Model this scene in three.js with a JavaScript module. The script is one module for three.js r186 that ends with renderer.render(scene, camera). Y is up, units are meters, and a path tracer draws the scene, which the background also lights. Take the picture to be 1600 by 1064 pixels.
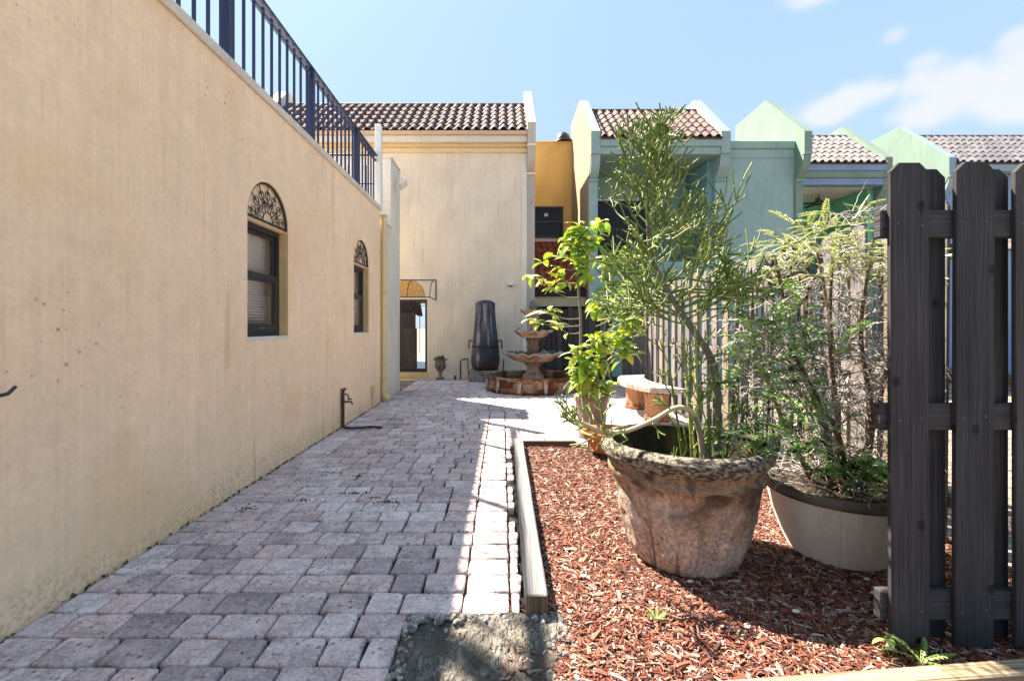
import * as THREE from 'three';
import { mergeGeometries } from 'three/addons/utils/BufferGeometryUtils.js';
import { ConvexGeometry } from 'three/addons/geometries/ConvexGeometry.js';

// ---------- camera, sky, sun, exposure ----------
const scene = new THREE.Scene();
const camera = new THREE.PerspectiveCamera(2 * Math.atan(532 / 711) * 180 / Math.PI, 1600 / 1064, 0.05, 2000);
camera.position.set(0, 1.3, 0);
camera.lookAt(0, 1.3, -10);
camera.setViewOffset(1600, 1064, 15, 22, 1600, 1064);   // lens shift: verticals stay vertical
const renderer = new THREE.WebGLRenderer({ antialias: true });
renderer.setSize(1024, 680);
renderer.toneMapping = THREE.LinearToneMapping;
renderer.toneMappingExposure = 5.8;
renderer.shadowMap.enabled = true;
renderer.shadowMap.type = THREE.PCFSoftShadowMap;

const SUN = new THREE.Vector3(-0.55, 1, -0.48).normalize();
const sun = new THREE.DirectionalLight(0xffeedb, 4.0);
sun.position.copy(SUN).multiplyScalar(40).add(new THREE.Vector3(2, 0, -6));
sun.target.position.set(2, 0, -6);
sun.castShadow = true; sun.shadow.mapSize.set(4096, 4096); sun.shadow.radius = 1.2;
Object.assign(sun.shadow.camera, { left: -18, right: 18, top: 18, bottom: -18, near: 1, far: 90 });
scene.add(sun, sun.target);

// ---------- random numbers and noise ----------
function rngOf(seed) { let a = seed >>> 0; return () => { a = (a + 0x6D2B79F5) | 0; let t = Math.imul(a ^ (a >>> 15), 1 | a); t = (t + Math.imul(t ^ (t >>> 7), 61 | t)) ^ t; return ((t ^ (t >>> 14)) >>> 0) / 4294967296; }; }
const rnd = rngOf(11);
const rr = (a, b, r = rnd) => a + (b - a) * r();
const pick = (a, r = rnd) => a[Math.floor(r() * a.length)];
const LAT = new Float32Array(65536); { const r = rngOf(5); for (let i = 0; i < 65536; i++) LAT[i] = r(); }
const lat = (x, y, s) => { let h = Math.imul(x, 374761393) ^ Math.imul(y, 668265263) ^ Math.imul(s + 17, 1274126177); h = Math.imul(h ^ (h >>> 13), 1103515245); return LAT[(h ^ (h >>> 16)) & 65535]; };
function vn(x, y, px, py, s) {                 // tileable value noise, period px, py
  const xi = Math.floor(x), yi = Math.floor(y); let fx = x - xi, fy = y - yi;
  fx = fx * fx * (3 - 2 * fx); fy = fy * fy * (3 - 2 * fy);
  const x0 = ((xi % px) + px) % px, x1 = (x0 + 1) % px, y0 = ((yi % py) + py) % py, y1 = (y0 + 1) % py;
  const a = lat(x0, y0, s), b = lat(x1, y0, s), c = lat(x0, y1, s), d = lat(x1, y1, s);
  return a + (b - a) * fx + (c - a) * fy + (a - b - c + d) * fx * fy;
}
function fbm(u, v, fx, fy, oct, s) { let t = 0, a = 0.5, n = 0; for (let o = 0; o < oct; o++) { t += a * vn(u * fx, v * fy, fx, fy, s + o); n += a; a *= 0.5; fx *= 2; fy *= 2; } return t / n; }
const clamp = (x, a = 0, b = 1) => Math.min(b, Math.max(a, x));
const sst = (a, b, x) => { x = clamp((x - a) / (b - a)); return x * x * (3 - 2 * x); };
const mix3 = (a, b, t) => [a[0] + (b[0] - a[0]) * t, a[1] + (b[1] - a[1]) * t, a[2] + (b[2] - a[2]) * t];

{ // the sky: clear air with a few fair-weather clouds
  const W = 1024, H = 512, data = new Float32Array(W * H * 4), r = rngOf(77);
  const puffs = [];
  const inFrame = (px, py, w, h, n) => { const X = (px - 785) / 711, Y = (510 - py) / 711, l = Math.hypot(X, 1); puffs.push([Math.atan2(X, 1), Math.atan2(Y, l), w / 711 / (1 + X * X), h / 711 * 0.8, n]); };
  inFrame(1330, 165, 90, 30, 1); inFrame(1480, 150, 130, 45, 1); inFrame(1580, 140, 110, 50, 1); inFrame(1270, -4, 70, 16, 0.8);
  inFrame(1400, 57, 20, 10, 0.6); inFrame(1448, 96, 34, 11, 0.7); inFrame(1600, 66, 50, 18, 0.8); inFrame(1560, 95, 20, 8, 0.5);
  for (let i = 0; i < 26; i++) puffs.push([0.85 + r() * 4.7, 0.16 + r() * 0.6, 0.06 + r() * 0.16, 0.02 + r() * 0.04, 0.6 + r() * 0.4]);
  for (let j = 0; j < H; j++) for (let i = 0; i < W; i++) {
    const az0 = ((i + 0.5) / W - 0.5) * 2 * Math.PI, el = ((j + 0.5) / H - 0.5) * Math.PI;
    const dx = Math.cos(az0) * Math.cos(el), dz = Math.sin(az0) * Math.cos(el), dy = Math.sin(el);
    const cs = dx * SUN.x + dy * SUN.y + dz * SUN.z;
    const h = Math.pow(1 - clamp(dy), 3.0);
    let c = mix3([0.081, 0.124, 0.185], [0.132, 0.160, 0.186], h);
    const glow = 0.06 * Math.pow(clamp(cs), 6);
    c = [c[0] + glow, c[1] + glow, c[2] + glow * 0.95];
    if (dy < 0) c = mix3([0.24, 0.27, 0.30], [0.14, 0.13, 0.11], clamp(-dy * 6));
    let az = Math.atan2(dx, -dz), dens = 0;
    for (const [pa, pe, pw, ph, n] of puffs) {
      let da = az - pa; da -= Math.round(da / (2 * Math.PI)) * 2 * Math.PI;
      if (Math.abs(da) > pw * 1.8 || Math.abs(el - pe) > ph * 2.5) continue;
      const de = (el - pe) / (el > pe ? ph : ph * 0.75), q = 1 - (da / pw) ** 2 - de * de;
      dens = Math.max(dens, n * sst(-0.35, 0.9, q + 2.3 * (fbm((az + 4) / 8, (el + 2) / 4, 130, 90, 5, 3) - 0.5)));
    }
    c = mix3(c, [0.175, 0.171, 0.172], dens * 0.75);
    const k = (j * W + i) * 4; data[k] = c[0]; data[k + 1] = c[1]; data[k + 2] = c[2]; data[k + 3] = 1;
  }
  const t = new THREE.DataTexture(data, W, H, THREE.RGBAFormat, THREE.FloatType);
  t.mapping = THREE.EquirectangularReflectionMapping; t.magFilter = t.minFilter = THREE.LinearFilter; t.wrapS = THREE.RepeatWrapping; t.needsUpdate = true;
  scene.background = t; scene.environment = t;
}

// ---------- textures ----------
function tex(w, h, fn, { size = [1, 1], srgb = true } = {}) {
  const d = new Uint8Array(w * h * 4);
  for (let j = 0; j < h; j++) for (let i = 0; i < w; i++) {
    let c = fn((i + 0.5) / w, (j + 0.5) / h, i, j); if (typeof c === 'number') c = [c, c, c];
    const k = (j * w + i) * 4; d[k] = clamp(c[0]) * 255; d[k + 1] = clamp(c[1]) * 255; d[k + 2] = clamp(c[2]) * 255; d[k + 3] = 255;
  }
  const t = new THREE.DataTexture(d, w, h, THREE.RGBAFormat);
  t.wrapS = t.wrapT = THREE.RepeatWrapping; t.magFilter = THREE.LinearFilter; t.minFilter = THREE.LinearFilter; t.repeat.set(1 / size[0], 1 / size[1]);
  if (srgb) t.colorSpace = THREE.SRGBColorSpace; t.needsUpdate = true; return t;
}
const lin = (r, g, b) => new THREE.Color().setRGB(r, g, b);
function std(color, o = {}) { return new THREE.MeshStandardMaterial({ color: Array.isArray(color) ? lin(...color) : color, roughness: 0.85, metalness: 0, ...o }); }

// speckled spots helper: list of dots painted into a Float32 field
function dotField(w, h, n, rmin, rmax, seed, wrap = true) {
  const f = new Float32Array(w * h), r = rngOf(seed);
  for (let k = 0; k < n; k++) {
    const cx = r() * w, cy = r() * h, R = rmin + (rmax - rmin) * r() ** 3, s = 0.4 + 0.6 * r();
    for (let y = Math.floor(cy - R - 1); y <= cy + R + 1; y++) for (let x = Math.floor(cx - R - 1); x <= cx + R + 1; x++) {
      const q = clamp(1.2 - Math.hypot(x - cx, y - cy) / R) * s; if (q <= 0) continue;
      const X = ((x % w) + w) % w, Y = ((y % h) + h) % h; f[Y * w + X] = Math.max(f[Y * w + X], q);
    }
  }
  return f;
}
const stuccoBump = tex(512, 512, (u, v) => 0.5 * fbm(u, v, 64, 40, 3, 1) + 0.5 * fbm(u, v, 8, 6, 3, 9), { size: [1.2, 1.2], srgb: false });
const streakMap = tex(1024, 1024, (u, v) => {
  const s = fbm(u, v, 90, 3, 3, 21), b = fbm(u, v, 5, 4, 4, 33), f = fbm(u, v, 160, 120, 2, 4);
  const run = sst(0.56, 0.74, fbm(u, v, 120, 2, 3, 131)) * sst(0.45, 0.65, fbm(u, v, 9, 5, 3, 132));
  const k = 0.95 + 0.05 * (s - 0.5) + 0.13 * (b - 0.5) + 0.07 * (f - 0.5) - 0.05 * run;
  return [k, k * (0.995), k * (0.985 - 0.04 * sst(0.5, 0.8, b))];
}, { size: [3.1, 3.1] });
// the near garden wall: brushed stucco with rusty run marks and mildew spots
const wallMap = (() => {
  const w = 2048, h = 1024, dots = dotField(w, h, 3400, 0.7, 3.4, 91);
  return tex(w, h, (u, v, i, j) => {
    const s = fbm(u, v, 420, 5, 3, 21), s2 = fbm(u, v, 60, 2, 3, 25), b = fbm(u, v, 7, 4, 4, 33), f = fbm(u, v, 400, 240, 2, 4), m = fbm(u, v, 14, 7, 4, 60);
    let k = 0.96 + 0.045 * (s - 0.5) + 0.035 * (s2 - 0.5) + 0.06 * (b - 0.5) + 0.055 * (f - 0.5) + 0.05 * (fbm(u, v, 90, 45, 3, 101) - 0.5);
    let c = [0.99 * k, 0.875 * k, 0.735 * k];
    const st = sst(0.56, 0.8, m) * (0.45 + 0.8 * s2); c = mix3(c, [0.90, 0.74, 0.52], 0.35 * st);
    const run = sst(0.60, 0.80, fbm(u, v, 130, 3, 3, 71)) * sst(0.48, 0.7, fbm(u, v, 9, 3, 3, 72)); c = mix3(c, [0.74, 0.58, 0.36], 0.42 * run);
    const cluster = sst(0.52, 0.68, fbm(u, v, 10, 6, 3, 80)); c = mix3(c, [0.50, 0.37, 0.17], 0.75 * dots[j * w + i] * cluster);
    const foot = sst(0.075, 0.012, v + 0.09 * (m - 0.5)) * sst(0.4, 0.75, fbm(u, v, 500, 260, 3, 15)); c = mix3(c, [0.62, 0.52, 0.38], 0.4 * foot);
    return c;
  }, { size: [7, 3.5] });
})();
const paverSpots = dotField(512, 512, 520, 1, 6, 7);
const paverMap = tex(512, 512, (u, v, i, j) => {
  const b = fbm(u, v, 6, 6, 4, 3), f = fbm(u, v, 110, 110, 3, 8), g = fbm(u, v, 26, 26, 3, 12);
  let k = 0.91 + 0.28 * (b - 0.5) + 0.36 * (f - 0.5) + 0.26 * (g - 0.5) - 0.45 * paverSpots[j * 512 + i];
  return [k, k * 0.975, k * 0.985];
}, { size: [0.9, 0.9] });
const paverBump = tex(512, 512, (u, v, i, j) => 0.4 * fbm(u, v, 90, 90, 3, 8) + 0.6 * fbm(u, v, 14, 14, 3, 12) - 0.4 * paverSpots[j * 512 + i], { size: [0.9, 0.9], srgb: false });
const woodMap = tex(512, 1024, (u, v) => {
  const wob = 0.03 * fbm(u, v, 4, 5, 3, 6), g = fbm(u + wob, v, 70, 4, 4, 2), c = fbm(u + wob, v, 180, 6, 2, 5), b = fbm(u, v, 5, 4, 3, 9);
  let kn = 0; for (const [ku, kv] of [[0.22, 0.3], [0.7, 0.62], [0.45, 0.85], [0.85, 0.12]]) kn = Math.max(kn, 1 - Math.hypot((u - ku) / 0.05, (v - kv) / 0.022));
  const k = 0.80 + 0.42 * (g - 0.5) + 0.26 * (c - 0.5) + 0.25 * (b - 0.5) - 0.5 * sst(0, 0.7, kn);
  return [k, k, k * 1.01];
}, { size: [0.45, 1.3] });
const woodBump = tex(512, 512, (u, v) => fbm(u + 0.03 * fbm(u, v, 4, 5, 3, 6), v, 90, 4, 3, 2), { size: [0.45, 1.3], srgb: false });
const tileMap = tex(256, 256, (u, v) => { const k = 0.8 + 0.4 * (fbm(u, v, 6, 6, 4, 2) - 0.5) + 0.2 * (fbm(u, v, 60, 60, 2, 5) - 0.5); return [k, k, k]; }, { size: [0.5, 0.5] });
const soilMap = tex(512, 512, (u, v) => { const k = 0.6 + 0.7 * (fbm(u, v, 40, 40, 3, 2) - 0.5) + 0.5 * (fbm(u, v, 6, 6, 3, 5) - 0.5); return [k, k * 0.95, k * 0.9]; }, { size: [1.3, 1.3] });
const soilBump = tex(256, 256, (u, v) => fbm(u, v, 30, 30, 4, 2), { size: [0.8, 0.8], srgb: false });
const stoneMap = tex(512, 512, (u, v) => {
  const b = fbm(u, v, 6, 5, 4, 2), f = fbm(u, v, 60, 60, 3, 6), s = fbm(u, v, 24, 3, 3, 8);
  let k = 0.86 + 0.3 * (f - 0.5); let c = [k, k * 0.98, k * 0.95];
  c = mix3(c, [0.45, 0.36, 0.28], 0.75 * sst(0.52, 0.74, b)); return mix3(c, [0.24, 0.22, 0.2], 0.5 * sst(0.6, 0.8, s));
}, { size: [0.8, 0.8] });
const roughBump = tex(512, 512, (u, v) => 0.55 * fbm(u, v, 20, 20, 4, 41) + 0.45 * fbm(u, v, 80, 80, 2, 44), { size: [0.6, 0.6], srgb: false });

// ---------- geometry helpers ----------
function uvBox(g, off = [0, 0]) {               // uv in metres from the face's direction
  if (g.index) g = g.toNonIndexed();
  const p = g.attributes.position, n = p.count, uv = new Float32Array(n * 2), a = new THREE.Vector3(), b = new THREE.Vector3(), c = new THREE.Vector3();
  for (let i = 0; i < n; i += 3) {
    a.fromBufferAttribute(p, i); b.fromBufferAttribute(p, i + 1); c.fromBufferAttribute(p, i + 2);
    const nx = (b.y - a.y) * (c.z - a.z) - (b.z - a.z) * (c.y - a.y), ny = (b.z - a.z) * (c.x - a.x) - (b.x - a.x) * (c.z - a.z), nz = (b.x - a.x) * (c.y - a.y) - (b.y - a.y) * (c.x - a.x);
    const ax = Math.abs(nx), ay = Math.abs(ny), az = Math.abs(nz);
    for (let k = 0; k < 3; k++) { const q = k === 0 ? a : k === 1 ? b : c; const s = ax >= ay && ax >= az ? [q.z, q.y] : ay >= az ? [q.x, q.z] : [q.x, q.y]; uv[(i + k) * 2] = s[0] + off[0]; uv[(i + k) * 2 + 1] = s[1] + off[1]; }
  }
  g.setAttribute('uv', new THREE.BufferAttribute(uv, 2)); return g;
}
const clean = g => { g = g.index ? g.toNonIndexed() : g; for (const k of Object.keys(g.attributes)) if (!['position', 'normal', 'uv'].includes(k)) g.deleteAttribute(k); return g; };
const merge = list => mergeGeometries(list.map(clean));
function bx(x0, x1, y0, y1, z0, z1, ch = 0, off) {
  let g;
  if (ch > 0) {
    const P = []; const X = [x0, x1], Y = [y0, y1], Z = [z0, z1];
    for (const i of [0, 1]) for (const j of [0, 1]) for (const k of [0, 1]) {
      const sx = i ? -ch : ch, sy = j ? -ch : ch, sz = k ? -ch : ch;
      P.push(new THREE.Vector3(X[i], Y[j] + sy, Z[k] + sz), new THREE.Vector3(X[i] + sx, Y[j], Z[k] + sz), new THREE.Vector3(X[i] + sx, Y[j] + sy, Z[k]));
    }
    g = new ConvexGeometry(P);
  } else { g = new THREE.BoxGeometry(x1 - x0, y1 - y0, z1 - z0); g.translate((x0 + x1) / 2, (y0 + y1) / 2, (z0 + z1) / 2); }
  return uvBox(g, off);
}
// a shape drawn in (depth d, height y), extruded in x from x0 to x1; z = -d
function ext(pts, x0, x1, holes = [], curve = 12) {
  const sh = Array.isArray(pts) ? new THREE.Shape(pts.map(p => new THREE.Vector2(...p))) : pts;
  for (const h of holes) sh.holes.push(Array.isArray(h) ? new THREE.Path(h.map(p => new THREE.Vector2(...p))) : h);
  const g = new THREE.ExtrudeGeometry(sh, { depth: x1 - x0, bevelEnabled: false, curveSegments: curve });
  g.rotateY(Math.PI / 2); g.translate(x0, 0, 0); return uvBox(g);
}
// a shape drawn in (x, y), extruded in depth from d0 (near) to d1 (far)
function extF(pts, d0, d1, holes = [], curve = 12) {
  const sh = Array.isArray(pts) ? new THREE.Shape(pts.map(p => new THREE.Vector2(...p))) : pts;
  for (const h of holes) sh.holes.push(Array.isArray(h) ? new THREE.Path(h.map(p => new THREE.Vector2(...p))) : h);
  const g = new THREE.ExtrudeGeometry(sh, { depth: d1 - d0, bevelEnabled: false, curveSegments: curve });
  g.translate(0, 0, -d1); return uvBox(g);
}
const rect = (a, b, c, d) => [[a, c], [b, c], [b, d], [a, d]];
class GB {                                        // collects tubes and leaves
  constructor() { this.p = []; this.n = []; this.u = []; this.c = null; }
  tri(a, b, c, na, nb, nc) { this.p.push(...a, ...b, ...c); this.n.push(...na, ...nb, ...nc); this.u.push(0, 0, 1, 0, 0, 1); }
  tube(pts, r0, r1, sides = 5, cap = true) {
    const N = pts.length, rings = []; let ref = new THREE.Vector3(0.31, 0.2, 0.93);
    for (let i = 0; i < N; i++) {
      const a = pts[Math.max(0, i - 1)], b = pts[Math.min(N - 1, i + 1)];
      const t = new THREE.Vector3(b[0] - a[0], b[1] - a[1], b[2] - a[2]).normalize();
      let s = new THREE.Vector3().crossVectors(t, ref); if (s.lengthSq() < 1e-4) s.crossVectors(t, new THREE.Vector3(1, 0.1, 0)); s.normalize();
      const q = new THREE.Vector3().crossVectors(s, t).normalize(); ref = new THREE.Vector3().crossVectors(t, s).negate().normalize(); ref = q.clone();
      const R = typeof r0 === 'function' ? r0(i / (N - 1)) : r0 + (r1 - r0) * i / (N - 1), ring = [];
      for (let k = 0; k < sides; k++) { const an = k / sides * Math.PI * 2, ca = Math.cos(an), sa = Math.sin(an); const nn = [s.x * ca + q.x * sa, s.y * ca + q.y * sa, s.z * ca + q.z * sa]; ring.push([[pts[i][0] + nn[0] * R, pts[i][1] + nn[1] * R, pts[i][2] + nn[2] * R], nn]); }
      ring.t = [t.x, t.y, t.z]; rings.push(ring);
    }
    for (let i = 0; i < N - 1; i++) for (let k = 0; k < sides; k++) {
      const a = rings[i][k], b = rings[i][(k + 1) % sides], c = rings[i + 1][k], d = rings[i + 1][(k + 1) % sides];
      this.tri(a[0], c[0], b[0], a[1], c[1], b[1]); this.tri(b[0], c[0], d[0], b[1], c[1], d[1]);
    }
    if (cap) { const e = rings[N - 1], t = e.t; for (let k = 1; k < sides - 1; k++) this.tri(e[0][0], e[k + 1][0], e[k][0], t, t, t); const f = rings[0], u = f.t.map(v => -v); for (let k = 1; k < sides - 1; k++) this.tri(f[0][0], f[k][0], f[k + 1][0], u, u, u); }
    return this;
  }
  geo() {
    const g = new THREE.BufferGeometry();
    g.setAttribute('position', new THREE.Float32BufferAttribute(this.p, 3)); g.setAttribute('normal', new THREE.Float32BufferAttribute(this.n, 3)); g.setAttribute('uv', new THREE.Float32BufferAttribute(this.u, 2)); return g;
  }
}
const tubeG = (pts, r0, r1 = r0, sides = 8) => new GB().tube(pts, r0, r1, sides).geo();
function lathe(pts, seg, mod) {                   // pts [r, y]; mod(theta, t, r, y) -> [r, y]
  const g = new THREE.LatheGeometry(pts.map(p => new THREE.Vector2(Math.max(p[0], 1e-4), p[1])), seg), p = g.attributes.position, uv = g.attributes.uv;
  if (mod) {
    for (let i = 0; i < p.count; i++) { const x = p.getX(i), y = p.getY(i), z = p.getZ(i), r = Math.hypot(x, z); const th = uv.getX(i) * Math.PI * 2; const [R, Y] = mod(th, uv.getY(i), r, y); const k = r > 1e-6 ? R / r : 1; p.setXYZ(i, x * k, Y, z * k); }
    g.computeVertexNormals();
    const nn = g.attributes.normal, M = pts.length;      // close the seam's shading
    for (let j = 0; j < M; j++) { const a = j, b = seg * M + j, x = nn.getX(a) + nn.getX(b), y = nn.getY(a) + nn.getY(b), z = nn.getZ(a) + nn.getZ(b), l = Math.hypot(x, y, z) || 1; nn.setXYZ(a, x / l, y / l, z / l); nn.setXYZ(b, x / l, y / l, z / l); }
  }
  return g;
}

// ---------- object helpers ----------
const used = new Map();
const numbered = n => { const k = used.get(n) || 0; used.set(n, k + 1); return k ? `${n}_${String(k).padStart(3, '0')}` : n; };
function shade(o) { o.castShadow = true; o.receiveShadow = true; return o; }
function thing(name, label, category, pos = [0, 0, 0], group) { const o = new THREE.Group(); o.name = numbered(name); o.position.set(...pos); o.userData = { label, category }; if (group) o.userData.group = group; scene.add(o); return o; }
function part(name, geom, mat, parent, pos) { const m = shade(new THREE.Mesh(geom, mat)); m.name = name; if (pos) m.position.set(...pos); parent.add(m); return m; }
function single(name, label, category, geom, mat, pos, group) { const m = shade(new THREE.Mesh(geom, mat)); m.name = numbered(name); m.userData = { label, category }; if (group) m.userData.group = group; if (pos) m.position.set(...pos); scene.add(m); return m; }
function struct(name, geom, mat) { const m = shade(new THREE.Mesh(geom, mat)); m.name = name; m.userData = { kind: 'structure', label: name.replace(/_/g, ' ') }; scene.add(m); return m; }

// ---------- materials ----------
const M = {};
const stucco = (c, o = {}) => std(c, { map: streakMap, bumpMap: stuccoBump, bumpScale: 0.004, roughness: 0.92, ...o });
M.nearWall = std([1, 1, 1], { map: wallMap, bumpMap: stuccoBump, bumpScale: 0.005, roughness: 0.9 });
M.creamTrim = stucco([0.70, 0.66, 0.58]);
M.yellowTrim = stucco([0.72, 0.52, 0.24]);
M.beige = stucco([0.80, 0.70, 0.56]);
M.pier = stucco([0.78, 0.73, 0.64]);
M.yellow = stucco([0.92, 0.60, 0.20]);
M.peach = stucco([0.42, 0.335, 0.22]);
M.teal = stucco([0.28, 0.42, 0.42]);
M.tealDark = stucco([0.16, 0.36, 0.40]);
M.tealGrey = stucco([0.24, 0.40, 0.37]);
M.mint = stucco([0.19, 0.285, 0.245]);
M.green = stucco([0.16, 0.52, 0.36]);
M.blue = stucco([0.22, 0.32, 0.52]);
M.paleBlue = stucco([0.26, 0.38, 0.46]);
M.white = std([0.78, 0.77, 0.75], { map: streakMap, roughness: 0.6 });
M.greyWhite = std([0.55, 0.56, 0.58], { roughness: 0.6, bumpMap: stuccoBump, bumpScale: 0.001 });
M.pipe = std([0.74, 0.60, 0.32], { map: streakMap, roughness: 0.55 });
M.navy = std([0.006, 0.014, 0.055], { roughness: 0.5, bumpMap: roughBump, bumpScale: 0.0006 });
M.blackIron = std([0.022, 0.023, 0.028], { roughness: 0.5, metalness: 0.3, bumpMap: roughBump, bumpScale: 0.0006 });
M.blackFrame = std([0.024, 0.025, 0.03], { roughness: 0.38 });
M.greyFrame = std([0.022, 0.023, 0.03], { roughness: 0.4 });
M.glass = new THREE.MeshPhysicalMaterial({ color: 0xffffff, transmission: 1, thickness: 0, roughness: 0.02, ior: 1.5 });
M.darkGlass = new THREE.MeshPhysicalMaterial({ color: lin(0.012, 0.014, 0.016), roughness: 0.08, specularIntensity: 0.45 });
M.blind = std([0.72, 0.72, 0.70], { roughness: 0.6 });
M.roomDark = std([0.18, 0.16, 0.14]);
M.rust = std([0.16, 0.09, 0.05], { map: stoneMap, roughness: 0.85 });
M.galv = std([0.22, 0.22, 0.22], { metalness: 0.5, roughness: 0.5, map: stoneMap });
M.terracotta = std([0.55, 0.19, 0.08], { map: streakMap, roughness: 0.85 });
M.soil = std([0.075, 0.055, 0.04], { map: soilMap, bumpMap: soilBump, bumpScale: 0.02, roughness: 1 });
const wood = (c, o = {}) => std(c, { map: woodMap, bumpMap: woodBump, bumpScale: 0.0025, roughness: 0.9, ...o });
M.fenceDark = [[0.056, 0.057, 0.064], [0.044, 0.046, 0.053], [0.068, 0.067, 0.070]].map(c => wood(c));
M.fenceGrey = [[0.26, 0.25, 0.25], [0.22, 0.215, 0.215], [0.30, 0.28, 0.26], [0.33, 0.28, 0.20]].map(c => wood(c));
M.fenceBack = [[0.10, 0.085, 0.085], [0.13, 0.11, 0.10], [0.08, 0.07, 0.075]].map(c => wood(c));
M.timber = wood([0.32, 0.32, 0.31]);
M.timberEnd = wood([0.17, 0.12, 0.075]);
M.timberPale = wood([0.46, 0.36, 0.22]);
const tones = (arr, o = {}) => arr.map(c => std(c, { map: tileMap, bumpMap: roughBump, bumpScale: 0.002, roughness: 0.8, ...o }));
M.tilePlum = tones([[0.165, 0.105, 0.105], [0.13, 0.082, 0.088], [0.20, 0.135, 0.125], [0.10, 0.066, 0.075], [0.17, 0.085, 0.08]]);
M.tileRose = tones([[0.17, 0.10, 0.098], [0.14, 0.083, 0.085], [0.20, 0.13, 0.115]]);
M.tileGrey = tones([[0.27, 0.26, 0.275], [0.22, 0.21, 0.23], [0.31, 0.29, 0.29]]);
M.tileSlate = tones([[0.19, 0.19, 0.225], [0.15, 0.15, 0.185], [0.23, 0.225, 0.245]]);
M.tileRed = tones([[0.46, 0.11, 0.05], [0.38, 0.09, 0.05], [0.52, 0.15, 0.07]]);
M.deck = std([0.06, 0.05, 0.05]);

// ---------- ground ----------
struct('ground', uvBox(new THREE.PlaneGeometry(600, 600).rotateX(-Math.PI / 2).translate(0, -0.09, 0)), std([0.62, 0.58, 0.50], { map: soilMap, bumpMap: soilBump, bumpScale: 0.01 }));

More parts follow.
